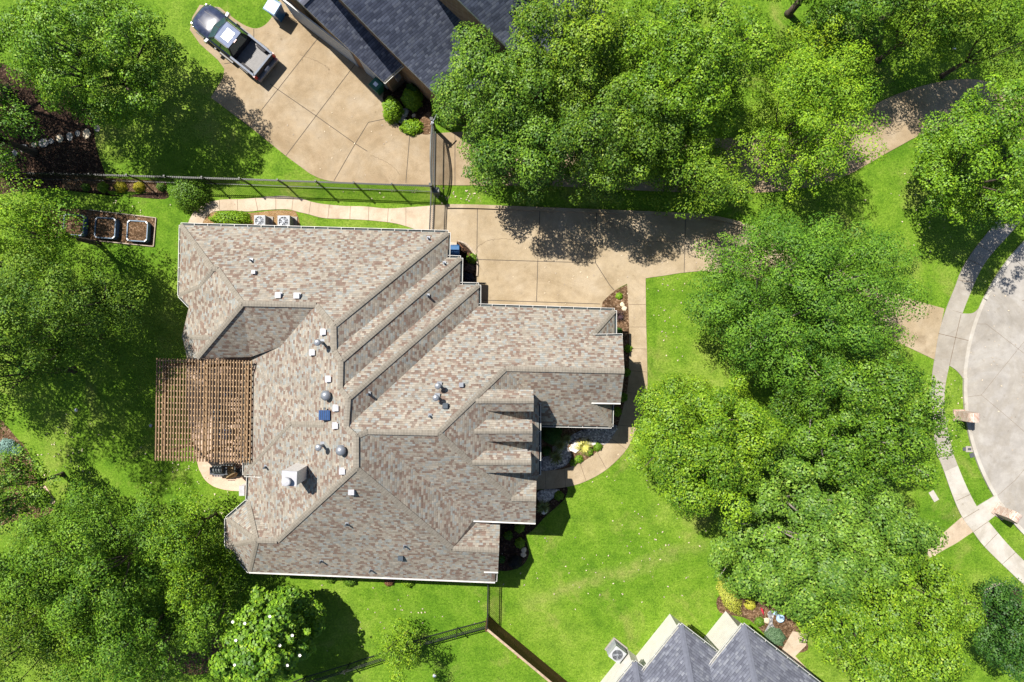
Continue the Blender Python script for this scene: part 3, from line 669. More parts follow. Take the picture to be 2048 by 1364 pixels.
wa = Vector((wa.x, wa.y, 0)); wb = Vector((wb.x, wb.y, 0)); d = (wb-wa).normalized(); LA = (wb-wa).length
def garage_door(s0, s1):
    mb = MB(); a = wb-d*s0-n*.03; b = wb-d*s1-n*.03
    mb.beam(Vector((a.x, a.y, 1.15)), Vector((b.x, b.y, 1.15)), .06, 2.3, 0)
    for i in range(1, 4): mb.beam(Vector((a.x, a.y, .575*i))-n*.035, Vector((b.x, b.y, .575*i))-n*.035, .012, .03, 1)
    mb.beam(Vector((a.x, a.y, 2.36))-n*.02, Vector((b.x, b.y, 2.36))-n*.02, .09, .1, 1)
    return mb.build("garage_door", ["door_panel", "white_trim"], nh)
garage_door(2.6, 7.5); garage_door(.35, 2.0)
for k, (o_, z_) in enumerate(((.6, 1.5), (1.5, 1.1))):
    mb = MB(); e = wb+n*o_+d*.1; mb.box((e.x, e.y, z_), (.2, .34, .5), math.atan2(d.y, d.x)); mb.build("meter_box", ["galvanised"], nh)
mb = MB(); gutter(mb, [Aq[2], Aq[1]], .1); mb.build("gutter", ["white_trim", "gutter_dark"], nh)

# ================================================================= NEIGHBOUR HOUSE (bottom)
sh = thing("siding_house", "white sided house with pale grey hipped roof at the bottom edge", "house", W(1450, 1400, 0))
uu = Vector((-.626, -.78, 0)); vv = Vector((.79, -.61, 0))
def hip(corner, z, Lu, Lv, pitch=.5):
    c = corner; c2 = c+uu*Lu; c3 = c+uu*Lu+vv*Lv; c4 = c+vv*Lv; dd_ = min(Lu, Lv)/2
    zt = Vector((0, 0, dd_*pitch))
    if Lu >= Lv: r0 = c+uu*dd_+vv*dd_+zt; r1 = c+uu*(Lu-dd_)+vv*dd_+zt; return [[c, c4, r0], [c, r0, r1, c2], [c2, r1, c3], [c3, r1, r0, c4]], (c, c2, c3, c4, r0, r1)
    r0 = c+uu*dd_+vv*dd_+zt; r1 = c+uu*dd_+vv*(Lv-dd_)+zt
    return [[c, r0, c2], [c, c4, r1, r0], [c4, c3, r1], [c2, r0, r1, c3]], (c, c2, c3, c4, r0, r1)
sides = []
fs = []; caps = MB(); wl_ = MB(); gt = MB()
for (px, py, z, Lu, Lv) in ((1269, 1324, 2.9, 5.0, 4.5), (1362, 1250, 3.0, 9.0, 7.5), (1487, 1250, 3.4, 12.0, 10.0), (1606, 1342, 3.1, 8, 5.5)):
    c = W(px, py, z); f_, (c1, c2, c3, c4, r0, r1) = hip(c, z, Lu, Lv); fs += f_
    for a_, b_ in ((c1, r0), (c4, r0 if Lu >= Lv else r1), (r0, r1)): ridge_cap(caps, a_, b_, .16)
    wl_.prism([tuple((c1+uu*.4+vv*.4).xy), tuple((c2-uu*.4+vv*.4).xy), tuple((c3-uu*.4-vv*.4).xy), tuple((c4+uu*.4-vv*.4).xy)], 0, z-.15)
    gutter(gt, [c2, c1, c4], .1)
sr = roof_mesh("roof", fs, ["slate_shingle_pale", "white_trim", "soffit"], sh, .15, snap=False); caps.build("ridge_cap", ["slate_ridge_pale"], sr)
wl_.build("wall", ["siding"], sh); gt.build("gutter", ["white_trim", "gutter_dark"], sh)

# ================================================================= PERGOLA
pg = thing("pergola", "brown slatted timber pergola over the patio on the left side of the main house", "pergola", W(408, 820, 0))
zp = 3.62; TL, TR, BR, BL = W(314, 716, zp), W(503, 721, zp), W(499, 926, zp), W(311, 921, zp)
mb = MB(); n = 33
for i in range(n):
    t_ = i/(n-1); a = TL.lerp(TR, t_); b = BL.lerp(BR, t_); j = random.uniform(-.012, .012)
    mb.beam(a+Vector((j, 0, -.03)), b+Vector((j, 0, -.03)), .06, .075, 0)
sl_o = mb.build("slat", ["pergola_wood"], pg)
ins = Vector((0, 0, -.125)); mb = MB()
for i in range(17):
    t_ = (i+.4)/17; a = TL.lerp(BL, t_); b = TR.lerp(BR, t_); mb.beam(a+ins, b+ins, .065, .11, 0)
mb.build("joist", ["pergola_wood_light"], pg)
for t_ in (.06, .5, .94):
    mb = MB(); a = TL.lerp(TR, .03+.94*t_ if False else t_); b = BL.lerp(BR, t_); mb.beam(a+Vector((0, -.3, -.33)), b+Vector((0, .3, -.33)), .12, .22, 0); mb.build("beam", ["pergola_wood"], pg)
for t_, s_ in ((.06, .07), (.06, .93), (.5, .07), (.5, .93), (.94, .07), (.94, .93)):
    a = TL.lerp(TR, t_).lerp(BL.lerp(BR, t_), s_); mb = MB(); mb.box((a.x, a.y, 1.6), (.15, .15, 3.2)); mb.box((a.x, a.y, .1), (.22, .22, .2)); mb.build("post", ["pergola_wood"], pg)

# ================================================================= FENCES
def iron_fence(name, label, pts, h, spacing=2.33, pick=.115, mat="black_iron", rail=.045, pr=.018, extra=None):
    """pts are world ground points of the run"""
    root = thing(name, label, "fence", (pts[0][0], pts[0][1], 0))
    for a, b in zip(pts, pts[1:]):
        a = Vector((a[0], a[1], 0)); b = Vector((b[0], b[1], 0)); L = (b-a).length; nb = max(1, round(L/spacing)); d_ = (b-a)/L
        for i in range(nb):
            p = a+d_*(L*i/nb); q = a+d_*(L*(i+1)/nb); mb = MB()
            for zr_ in (h-.04, h-.26, .14): mb.beam(p+Vector((0, 0, zr_)), q+Vector((0, 0, zr_)), rail, rail*.8)
            k = int((q-p).length/pick)
            for j in range(1, k):
                c = p+(q-p)*(j/k); mb.beam(c+Vector((0, 0, .06)), c+Vector((0, 0, h+.04)), pr, pr)
            mb.build("picket_panel", [mat], root)
            mb = MB(); mb.box(p+Vector((0, 0, (h+.12)/2)), (.065, .065, h+.12)); mb.box(p+Vector((0, 0, h+.14)), (.09, .09, .04)); mb.build("post", [mat], root)
    p = Vector((pts[-1][0], pts[-1][1], 0)); mb = MB(); mb.box(p+Vector((0, 0, (h+.12)/2)), (.065, .065, h+.12)); mb.box(p+Vector((0, 0, h+.14)), (.09, .09, .04)); mb.build("post", [mat], root)
    return root
def top_to_ground(ps, h): return [tuple(W(x, y, h).xy) for x, y in ps]
iron_fence("iron_fence", "long black iron fence between the two back yards, running above the rear walk", top_to_ground([(-30, 343), (180, 348), (480, 357), (860, 371)], 1.75), 1.75)
iron_fence("iron_fence", "short black iron fence crossing the driveway end from the gate to the house roof", top_to_ground([(862, 376), (858, 470)], 1.75), 1.75, pick=.12)
iron_fence("iron_fence", "short black iron fence from the bottom wall of the main house to the wooden fence", top_to_ground([(976, 1150), (974, 1254)], 1.75), 1.75)
iron_fence("iron_fence", "low black iron fence sloping across the bottom lawn behind the small tree", top_to_ground([(973, 1256), (912, 1272), (843, 1291), (770, 1318), (690, 1345), (600, 1372), (540, 1395)], 1.2), 1.2, spacing=2.0)
# driveway gate with arched top
gt_ = thing("driveway_gate", "black iron driveway gate with arched top at the end of the neighbouring driveway", "gate", W(868, 372, 0))
g0 = Vector((*W(862, 366, 1.7).xy, 0)); g1 = Vector((*W(864, 246, 1.7).xy, 0)); mb = MB(); N = 38; prev = None; arch = []
for i in range(N+1):
    s_ = i/N; p = g0.lerp(g1, s_); hh = 1.55+.75*math.sin(math.pi*s_)**.8; arch.append(p+Vector((0, 0, hh)))
    mb.beam(p+Vector((0, 0, .1)), p+Vector((0, 0, hh)), .022, .022)
mb.build("picket_panel", ["black_iron"], gt_); mb = MB()
for a, b in zip(arch, arch[1:]):
    mb.beam(a, b, .06, .05); mb.beam(a-Vector((0, 0, .22)), b-Vector((0, 0, .22)), .05, .04)
for z_ in (.12, 1.2): mb.beam(g0+Vector((0, 0, z_)), g1+Vector((0, 0, z_)), .06, .05)
mb.build("gate_frame", ["iron_grey"], gt_)
for g_ in (g0+Vector((0, -.15, 0)), g1+Vector((0, .15, 0))):
    mb = MB(); mb.box(g_+Vector((0, 0, 1.0)), (.14, .14, 2.0)); mb.box(g_+Vector((0, 0, 2.02)), (.18, .18, .05)); mb.build("post", ["black_iron"], gt_)
mb = MB(); mb.box(g0+Vector((.2, -.25, .5)), (.35, .3, .9)); mb.box(g0+Vector((.2, -.25, .97)), (.38, .33, .05)); mb.build("operator_box", ["iron_grey"], gt_)
mb = MB(); p = g1+Vector((.05, .0, 1.9)); mb.tube([p+Vector((-.1, -.15, 0)), p+Vector((.1, .1, .1)), p+Vector((.3, .4, .2))], .04); mb.box(p, (.14, .2, .12)); mb.build("gate_lamp", ["galvanised"], gt_)
# wooden privacy fence
wf = thing("wooden_fence", "dark brown board fence with pale cap running down from the iron fence corner", "fence", W(980, 1235, 0))
a = W(975, 1259, 1.9); b = W(1160, 1413, 1.9); a.z = b.z = 0; L = (b-a).length; dd = (b-a)/L; mb = MB(); k = int(L/.145)
for i in range(k):
    c = a+dd*(i+.5)*.145; mb.box(c+Vector((0, 0, .94+random.uniform(-.012, .012))), (.135, .022, 1.86), math.atan2(dd.y, dd.x))
mb.build("board_panel", ["fence_wood"], wf); mb = MB(); mb.beam(a+Vector((0, 0, 1.92)), b+Vector((0, 0, 1.92)), .13, .04); mb.build("cap_rail", ["fence_cap"], wf)
nn = Vector((dd.y, -dd.x, 0)); mb = MB()
for z_ in (.3, 1.0, 1.7): mb.beam(a-nn*-.05+Vector((0, 0, z_)), b-nn*-.05+Vector((0, 0, z_)), .05, .09)
mb.build("rail", ["fence_wood"], wf)
for i in range(int(L/2.4)+1):
    c = a+dd*min(L, i*2.4)+nn*.11; mb = MB(); mb.box(c+Vector((0, 0, .95)), (.1, .1, 1.9), math.atan2(dd.y, dd.x)); mb.build("post", ["fence_wood"], wf)

# ================================================================= FOLIAGE
def leaves_mesh(name, P, Nn, size, tint, mat, parent=None, aspect=.6):
    n = len(P); r = rng.normal(size=(n, 3)); Nn = Nn/np.linalg.norm(Nn, axis=1)[:, None]
    T_ = np.cross(Nn, r); T_ /= np.linalg.norm(T_, axis=1)[:, None]+1e-9; Bt = np.cross(Nn, T_)
    s = (size*rng.uniform(.7, 1.25, n))[:, None]
    fold = Nn*s*.12
    V = np.stack([P-T_*s*.5, P+Bt*s*aspect*.5+fold, P+T_*s*.5, P-Bt*s*aspect*.5+fold], 1).reshape(-1, 3)
    if parent is not None: V = V-np.array(parent.location)
    me = bpy.data.meshes.new(name); me.vertices.add(4*n); me.loops.add(4*n); me.polygons.add(n)
    me.vertices.foreach_set("co", V.astype(np.float32).ravel()); me.loops.foreach_set("vertex_index", np.arange(4*n, dtype=np.int32))
    me.polygons.foreach_set("loop_start", np.arange(0, 4*n, 4, dtype=np.int32)); me.polygons.foreach_set("loop_total", np.full(n, 4, dtype=np.int32))
    me.materials.append(MATS[mat]); me.update()
    at = me.color_attributes.new("tint", 'FLOAT_COLOR', 'POINT')
    c = np.ones((4*n, 4), dtype=np.float32); c[:, :3] = np.repeat(tint, 4, axis=0); at.data.foreach_set("color", c.ravel())
    o = bpy.data.objects.new(name, me); COL.objects.link(o)
    if parent is not None: o.parent = parent
    return o
def unit(n):
    v = rng.normal(size=(n, 3)); return v/np.linalg.norm(v, axis=1)[:, None]
def clump_leaves(centres, radii, per, squash=.6, elong=None, jitter=.35):
    """scatter leaves on the upper shells of clumps"""
    cnt = np.maximum(4, (per*(radii**2)).astype(int)); idx = np.repeat(np.arange(len(centres)), cnt); n = len(idx)
    d = unit(n); d[:, 2] = np.where(rng.random(n) < .72, np.abs(d[:, 2]), d[:, 2])
    rad = rng.uniform(.35, 1.0, n)**.45
    off = d*rad[:, None]*radii[idx][:, None]; off[:, 2] *= squash
    if elong is not None:
        e = elong[idx]; off += e*(off*e).sum(1)[:, None]*.9
    P = centres[idx]+off
    N_ = d*.95+np.array([-.16, .16, .48])+rng.normal(size=(n, 3))*jitter
    return P, N_, idx
GREENS = {
 'deep': ((.016, .062, .008), (.055, .140, .012)), 'mid': ((.036, .098, .008), (.138, .252, .015)), 'bright': ((.048, .120, .007), (.180, .302, .015)),
 'yellow': ((.075, .165, .007), (.225, .350, .014)), 'olive': ((.044, .108, .010), (.155, .268, .024)), 'lime': ((.08, .18, .006), (.21, .35, .012))}
def tree(name, label, px, py, rx, ry, zc, hz, tone, kind='broad', dens=1.28, leaf=.118, rc=.6, sparse=0., bough=1.05, bark="bark_dark", group=None, trunk_px=None, seed=0):
    C = W(px, py, zc); k = (1-zc/H)/PPM; Rx, Ry = rx*k*.94, ry*k*.94
    bx, by = (C.x, C.y) if trunk_px is None else W(*trunk_px, 0).xy
    root = thing(name, label, "tree", (bx, by, 0), group)
    lg = rng.uniform(0, 6.28, 4); area = math.pi*Rx*Ry
    n = int(area/(rc*rc)*1.0*(1-sparse)); n2 = int(n*.95)
    i = np.arange(n)+.5; rr = np.sqrt(i/n); th = i*2.39996+rng.uniform(0, 6)
    rr = np.clip(rr+rng.normal(size=n)*.05, 0, 1.03); th = th+rng.normal(size=n)*.25
    lob = 1+.10*np.sin(3*th+lg[0])+.09*np.sin(5*th+lg[1])+.07*np.sin(8*th+lg[2])+.05*np.sin(13*th+lg[3])+rng.normal(size=n)*.035
    x = Rx*rr*lob*np.cos(th); y = Ry*rr*lob*np.sin(th)
    # boughs: mounds of foliage about two metres apart with deep gaps between them
    nb = max(6, int(area/(bough*bough*1.9))); j_ = np.arange(nb)+.5; br = np.sqrt(j_/nb)*.97; bt = j_*2.39996+rng.uniform(0, 6)
    bxs = np.stack([Rx*br*np.cos(bt), Ry*br*np.sin(bt)], 1)+rng.normal(size=(nb, 2))*bough*.32; bsz = bough*rng.uniform(.7, 1.3, nb); bh = rng.normal(size=nb)*.32
    dist = np.sqrt((x[:, None]-bxs[:, 0])**2+(y[:, None]-bxs[:, 1])**2)/bsz; kk = dist.argmin(1); dm = dist[np.arange(n), kk]
    relief = .55*(1-dm**2*1.15)+bh[kk]
    pull = np.where(dm > .95, .25, .08)          # gather stragglers towards their bough
    x = x+(bxs[kk, 0]-x)*pull; y = y+(bxs[kk, 1]-y)*pull
    z = zc-hz*.35+hz*np.sqrt(np.clip(1.03-rr**2, 0, 1))+np.clip(relief, -1.1, .9)*1.5+rng.normal(size=n)*.16
    c1 = np.stack([C.x+x, C.y+y, z], 1)
    # inner and lower foliage
    rr2 = np.sqrt(rng.random(n2)); th2 = rng.uniform(0, 6.283, n2)
    c2 = np.stack([C.x+Rx*.93*rr2*np.cos(th2), C.y+Ry*.93*rr2*np.sin(th2), zc-hz*.85+rng.random(n2)*hz*.5*(1-.4*rr2)], 1)
    cs = np.concatenate([c1, c2]); rad = rc*rng.uniform(.45, 1.45, len(cs)); rad[n:] *= 1.1
    rad[:n] *= np.where(rr > .9, .75, 1.0)
    el = None
    if kind == 'feather':
        dv = cs-np.array([C.x, C.y, zc-hz*.6]); dv /= np.linalg.norm(dv, axis=1)[:, None]; dv = dv+rng.normal(size=dv.shape)*.25; dv /= np.linalg.norm(dv, axis=1)[:, None]; el = dv
    P, N_, idx = clump_leaves(cs, rad, (470 if kind == 'feather' else 430)*dens, .78, el, .26)
    lo_, hi_ = [np.array(c) for c in GREENS[tone]]
    ct = rng.normal(size=len(cs))*.2
    hj = np.array([rng.uniform(.92, 1.08), rng.uniform(.97, 1.04), rng.uniform(.8, 1.3)]); lo_ = lo_*hj; hi_ = hi_*hj
    f = np.clip(.5+ct[idx]+rng.normal(size=len(P))*.34, 0, 1.35)[:, None]
    tint = lo_+(hi_-lo_)*f; yel = rng.random(len(P)) < .07; tint[yel] *= np.array([1.6, 1.25, 1.6])
    leaves_mesh("crown", P, N_, leaf, tint, "leaf_fine" if kind == 'feather' else "leaf_broad", root, .55 if kind == 'feather' else .68)
    mb = MB(); top = Vector((C.x, C.y, zc-hz*.35)); base = Vector((bx, by, 0)); r0 = max(.09, .035*(Rx+Ry)/2*2)
    fork = base.lerp(top, .45); mb.tube([base+Vector((0, 0, -.05)), base.lerp(fork, .08)+Vector((0, 0, 0)), fork], [r0*1.5, r0*1.05, r0*.75], 9)
    pick = rng.choice(n, min(n, max(10, n//7)), replace=False)
    main = [fork+Vector((math.cos(a_)*Rx*.35, math.sin(a_)*Ry*.35, hz*.35+.3)) for a_ in np.linspace(0, 6.28, 6)[:-1]+lg[0]]
    for m_ in main: mb.tube([fork-Vector((0, 0, .2)), fork.lerp(m_, .5)+Vector((0, 0, -.1)), m_], [r0*.6, r0*.45, r0*.32], 6)
    for q in pick:
        e_ = Vector(cs[q]); m_ = min(main, key=lambda v: (v-e_).length); md = m_.lerp(e_, .5)+Vector((rng.uniform(-.2, .2), rng.uniform(-.2, .2), -.1))
        mb.tube([m_-(m_-fork)*.15, md, e_+Vector((0, 0, rad[q]*.45))], [r0*.26, r0*.15, .015], 5, cap=False)
    mb.build("trunk", [bark], root, True)
    return root
T_ = [
 ("leafy_tree", "broad green tree filling the top left corner beside the pickup truck", 162, 92, 178, 138, 6.2, 3.2, 'bright', 'broad', dict()),
 ("feathery_tree", "yellow green feathery tree at the left edge above the raised beds", -2, 440, 90, 98, 8.0, 4.2, 'yellow', 'feather', dict()),
 ("feathery_tree", "darker green tree beside the raised beds, its crown reaching into the left lawn", 108, 604, 106, 114, 7.0, 4.0, 'mid', 'feather', dict()),
 ("feathery_tree", "shaded green tree low on the left edge under the yellow green one", 22, 672, 105, 100, 7.4, 3.6, 'mid', 'feather', dict()),
 ("shade_tree", "tree standing beyond the left edge, its shade falling on the middle of the left lawn", -175, 700, 125, 120, 7.2, 2.6, 'mid', 'broad', dict(dens=.6)),
 ("shade_tree", "tall tree standing beyond the left edge just below the yellow green feathery one", -112, 757, 105, 100, 9.5, 2.6, 'mid', 'feather', dict(dens=.9)),
 ("shade_tree", "tree standing beyond the left edge, between two feathery trees and the side lawn", -125, 602, 120, 110, 7.0, 2.6, 'mid', 'broad', dict(dens=.7)),
 ("shade_tree", "tree standing beyond the left edge level with the raised beds", -190, 500, 120, 120, 7.2, 2.6, 'mid', 'broad', dict(dens=.6)),
 ("shade_tree", "tree standing beyond the left edge, its shade falling on the dark mulch bed", -200, 75, 150, 140, 7.2, 2.6, 'mid', 'broad', dict(dens=.6)),
 ("shade_tree", "tree standing beyond the left edge, next to the dark mulch bed", -110, 235, 130, 110, 6.5, 2.6, 'mid', 'broad', dict(dens=.6)),
 ("shade_tree", "tree standing beyond the top edge, shading the lawn above the lane", 1690, -105, 150, 100, 7.0, 2.6, 'mid', 'broad', dict(dens=.8, sparse=.12)),
 ("shade_tree", "tree standing beyond the top edge near the top right corner", 1915, -90, 150, 95, 7.0, 2.6, 'mid', 'broad', dict(dens=.8, sparse=.1)),
 ("shade_tree", "tree standing beyond the top edge above the wide bright oak", 1520, -110, 90, 80, 7.0, 2.6, 'mid', 'broad', dict(dens=.5, sparse=.3)),
 ("leafy_tree", "tree at the left edge beside the rock garden bed", 2, 985, 68, 80, 5.0, 2.2, 'bright', 'broad', dict()),
 ("leafy_tree", "large round tree in the lower left with its top edge on the sunlit lawn", 158, 1135, 165, 142, 6.2, 3.0, 'mid', 'feather', dict()),
 ("leafy_tree", "large tree at the left edge below the rock garden, nearest the bottom left corner", 35, 1240, 150, 160, 6.4, 3.0, 'mid', 'feather', dict()),
 ("leafy_tree", "dark tree on the bottom edge left of the white flowered magnolia", 262, 1290, 135, 118, 6.0, 2.6, 'mid', 'feather', dict()),
 ("slender_tree", "upper light green slender tree left of the house bay", 368, 1064, 46, 60, 4.0, 2.0, 'bright', 'feather', dict(rc=.45)),
 ("slender_tree", "middle slender tree of the row left of the house bay, in part shade", 404, 1145, 54, 70, 4.0, 2.2, 'bright', 'feather', dict(rc=.45)),
 ("slender_tree", "lowest slender tree of the row, touching the magnolia", 424, 1230, 48, 56, 3.9, 2.0, 'bright', 'feather', dict(rc=.45)),
 ("small_tree", "small open yellow green tree standing over the low iron fence on the bottom lawn", 800, 1301, 44, 42, 2.6, 1.2, 'yellow', 'feather', dict(rc=.34, leaf=.11, sparse=.15)),
 ("oak_tree", "green tree overhanging the slate roof and the driveway gate", 985, 185, 115, 118, 6.4, 2.8, 'mid', 'broad', dict()),
 ("oak_tree", "tree at the top edge between the slate roof and the wide oak", 1150, 75, 138, 118, 6.8, 2.8, 'bright', 'broad', dict()),
 ("oak_tree", "tree overhanging the upper left of the main driveway", 1030, 300, 120, 92, 5.4, 2.6, 'mid', 'broad', dict()),
 ("oak_tree", "wide bright oak at the top centre right, above the lane", 1370, 120, 168, 148, 6.8, 3.2, 'bright', 'broad', dict()),
 ("oak_tree", "tree in the middle of the grove above the main driveway shadow", 1215, 262, 138, 128, 6.0, 3.0, 'mid', 'broad', dict()),
 ("oak_tree", "tree in the grove between the wide bright oak and the small yellowish tree", 1322, 262, 98, 92, 5.6, 2.4, 'bright', 'broad', dict()),
 ("oak_tree", "small yellowish tree on the verge just above the driveway kerb", 1405, 342, 92, 72, 4.6, 1.8, 'bright', 'feather', dict()),
 ("elm_tree", "yellow green tree over the lane, right of the grove", 1622, 232, 112, 138, 5.6, 2.6, 'yellow', 'feather', dict()),
 ("sparse_tree", "thin pale crowned sapling standing above the yellow green elm", 1612, 92, 36, 42, 4.5, 1.4, 'yellow', 'feather', dict(rc=.36, sparse=.35, leaf=.12)),
 ("leafy_tree", "open crowned tree at the top edge right of the sapling", 1712, 18, 90, 62, 6.0, 2.2, 'mid', 'broad', dict(sparse=.2)),
 ("leafy_tree", "open crowned tree at the top edge near the fallen looking trunk", 1880, 26, 105, 72, 6.0, 2.2, 'bright', 'feather', dict(sparse=.2)),
 ("leafy_tree", "open crowned tree in the top right corner", 2030, 62, 72, 82, 6.0, 2.2, 'mid', 'feather', dict(sparse=.25)),
 ("leafy_tree", "bright green tree at the right edge beside the sidewalk", 2002, 302, 124, 152, 6.0, 3.0, 'bright', 'broad', dict()),
 ("pale_branched_tree", "wide feathery tree hiding the middle of the curved driveway", 1610, 594, 208, 168, 6.2, 3.0, 'mid', 'feather', dict(dens=1.6, bark="bark_pale")),
 ("oak_tree", "bright green oak overhanging the entry walk and the front lawn", 1412, 888, 145, 142, 5.8, 2.8, 'bright', 'broad', dict()),
 ("oak_tree", "green oak between the apron of the driveway and the sidewalk", 1728, 842, 162, 155, 6.2, 3.0, 'mid', 'broad', dict(bark="bark_pale")),
 ("crape_myrtle", "olive toned tree with pale seed tips in the middle of the lower right grove", 1632, 1062, 212, 178, 6.0, 2.8, 'olive', 'broad', dict(bark="bark_pale", leaf=.14)),
 ("leafy_tree", "bright green tree above the grey roof in the lower right", 1768, 1222, 175, 155, 6.2, 3.0, 'bright', 'broad', dict()),
 ("leafy_tree", "tall shrub like tree on the stone edged bed at the right edge", 2042, 1268, 60, 90, 4.6, 2.2, 'deep', 'broad', dict()),
]
for (nm, lb, px, py, rx, ry, zc, hz, tone, kind, kw) in T_: tree(nm, lb, px, py, rx, ry, zc, hz, tone, kind, **kw)
# magnolia with white flowers
mg = tree("magnolia_tree", "glossy magnolia dotted with white flowers on the bottom lawn", 540, 1280, 92, 92, 4.2, 2.4, 'bright', 'broad', leaf=.2, rc=.5)
for (px, py) in ((466, 1243), (490, 1246), (472, 1280), (499, 1301), (470, 1329), (540, 1232), (560, 1290), (585, 1270), (530, 1330), (600, 1310), (575, 1330)):
    c = W(px, py, 6.1); mb = MB()
    for a_ in range(7):
        an = a_*.9; d_ = Vector((math.cos(an), math.sin(an), 0)); s_ = Vector((-d_.y, d_.x, 0))
        mb.face([c, c+d_*.05+s_*.03+Vector((0, 0, .03)), c+d_*.09+Vector((0, 0, .06)), c+d_*.05-s_*.03+Vector((0, 0, .03))])
    mb.build("flower", ["petal_white"], mg)
# tree trunks seen on the top lawn
def shrub(name, label, p, rx, ry, h, tone, n=None, leaf=.07, group=None, cat="shrub", mat="leaf_broad", ang=0, dens=1, clump=None):
    root = thing(name, label, cat, (p.x, p.y, 0), group)
    area = 2*math.pi*rx*ry+4*h*(rx+ry)/2; n = n or int(min(4500, area*900*dens*(.07/leaf)**1.5))
    d_ = unit(n); d_[:, 2] = np.abs(d_[:, 2]); rad = rng.uniform(.72, 1.0, n); wob = 1+.1*np.sin(d_[:, 0]*5+d_[:, 1]*7+p.x*3)+rng.normal(size=n)*.05
    P = d_*rad[:, None]*wob[:, None]*np.array([rx, ry, h]); ca, sa = math.cos(ang), math.sin(ang)
    P = np.stack([P[:, 0]*ca-P[:, 1]*sa+p.x, P[:, 0]*sa+P[:, 1]*ca+p.y, P[:, 2]+.03], 1)
    lo_, hi_ = [np.array(c) for c in (GREENS[tone] if isinstance(tone, str) else tone)]
    f = np.clip(.5+rng.normal(size=n)*.35, 0, 1.3)[:, None]
    leaves_mesh("foliage", P, d_+np.array([0, 0, .5])+rng.normal(size=(n, 3))*.4, leaf, lo_+(hi_-lo_)*f, mat, root)
    mb = MB()
    for a_ in range(5):
        e_ = Vector((math.cos(a_*1.26)*rx*.6, math.sin(a_*1.26)*ry*.6, h*.7)); mb.tube([(p.x, p.y, 0), (p.x+e_.x*.4, p.y+e_.y*.4, h*.35), (p.x+e_.x, p.y+e_.y, e_.z)], [.03, .02, .008], 5)
    mb.build("stem", ["bark_dark"], root)
    return root
GOLD = ((.22, .24, .01), (.48, .42, .02))
shrub("round_shrub", "big round green shrub at the iron fence end by the start of the rear walk", W(374, 386, .8), 1.15, 1.1, 1.7, 'mid', leaf=.09, n=5200)
for px, lab, tn, r in ((168, "pale green clipped shrub, leftmost of the row under the iron fence", 'mid', .24), (202, "olive yellow shrub, second from the left in the row under the iron fence", 'yellow', .32), (238, "brightest golden shrub, middle of the row under the iron fence", GOLD, .36), (275, "golden shrub, second from the right in the row under the iron fence", GOLD, .33), (319, "pale green shrub beside the big round one, rightmost of the row", 'olive', .26)):
    shrub("low_shrub", lab, W(px, 373, .3), r, r, .4, tn, leaf=.055, group="row of low shrubs under the iron fence", dens=1.4)
shrub("garden_shrub", "yellow green shrub beside the driveway corner and the green bin", W(783, 215, .8), .62, .75, 1.3, 'lime', leaf=.09)
shrub("garden_shrub", "sunlit topped shrub behind the garage corner, the upper one", W(822, 193, .8), .62, .62, 1.3, 'lime', leaf=.09)
shrub("garden_shrub", "dark shrub in the shade of the garage wall, touching the sunlit one", W(824, 178, .9), .5, .5, 1.2, 'deep', leaf=.09)
shrub("grass_clump", "low spreading grassy clump in the bed corner beside the driveway gate", W(822, 253, .3), .7, .5, .45, 'lime', leaf=.11)
shrub("flowering_hedge", "low leafy hedge with a few red flowers between the rear walk and the house", W(458, 437, .4), 1.25, .5, .7, 'lime', leaf=.1, n=2600)
for (px, py, r, tn, lb) in ((943, 517, .35, 'bright', "small bright fern beside the lattice by the steps"), (1234, 824, .3, 'lime', "round lime shrub in the shade below the entry gable"), (1239, 592, .22, 'lime', "tiny lime plant at the top of the mulch bed"), (1236, 664, .28, 'deep', "dark green shrub at the corner gutter of the garage wing"), (1257, 697, .25, 'lime', "lime plant overhanging the entry walk edge"), (1254, 745, .26, 'bright', "green plant under the gable tip beside the entry walk"), (1246, 795, .3, 'bright', "green plant at the lower corner of the gable"),
    (1196, 894, .28, 'bright', "topmost of the small green plants along the curved entry walk"), (1178, 904, .28, 'bright', "small green plant beside the yellow grass tuft"), (1158, 919, .26, 'bright', "third small green plant down the curved entry walk"), (1147, 926, .22, 'bright', "lowest small green plant on the curve of the entry walk"), (1102, 868, .65, 'deep', "dark broad leaved shrub in the corner of the entry court"), (1093, 903, .3, 'deep', "spiky dark shrub against the porch gutter"),
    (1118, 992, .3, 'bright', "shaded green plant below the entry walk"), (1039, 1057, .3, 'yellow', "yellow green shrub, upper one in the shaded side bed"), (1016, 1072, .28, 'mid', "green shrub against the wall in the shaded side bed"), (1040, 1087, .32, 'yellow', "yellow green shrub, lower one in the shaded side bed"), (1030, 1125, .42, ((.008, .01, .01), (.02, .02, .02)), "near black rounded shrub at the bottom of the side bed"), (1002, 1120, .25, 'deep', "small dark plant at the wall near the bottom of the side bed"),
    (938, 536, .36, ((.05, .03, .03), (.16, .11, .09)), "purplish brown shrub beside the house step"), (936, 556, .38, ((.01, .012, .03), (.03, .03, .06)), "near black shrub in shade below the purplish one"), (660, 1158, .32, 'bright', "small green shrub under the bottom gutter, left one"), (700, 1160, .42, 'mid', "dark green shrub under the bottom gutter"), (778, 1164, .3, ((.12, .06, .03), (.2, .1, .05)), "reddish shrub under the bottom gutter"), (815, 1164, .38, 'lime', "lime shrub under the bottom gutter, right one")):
    shrub("small_shrub", lb, W(px, py, .2), r, r*.95, r*1.1, tn, leaf=.07, dens=1.3)
shrub("golden_hedge", "long bright yellow hedge at the corner of the white sided house", W(1462, 1195, .5), .55, 1.25, .8, ((.22, .27, .03), (.45, .46, .07)), leaf=.07, n=3500, ang=.5)
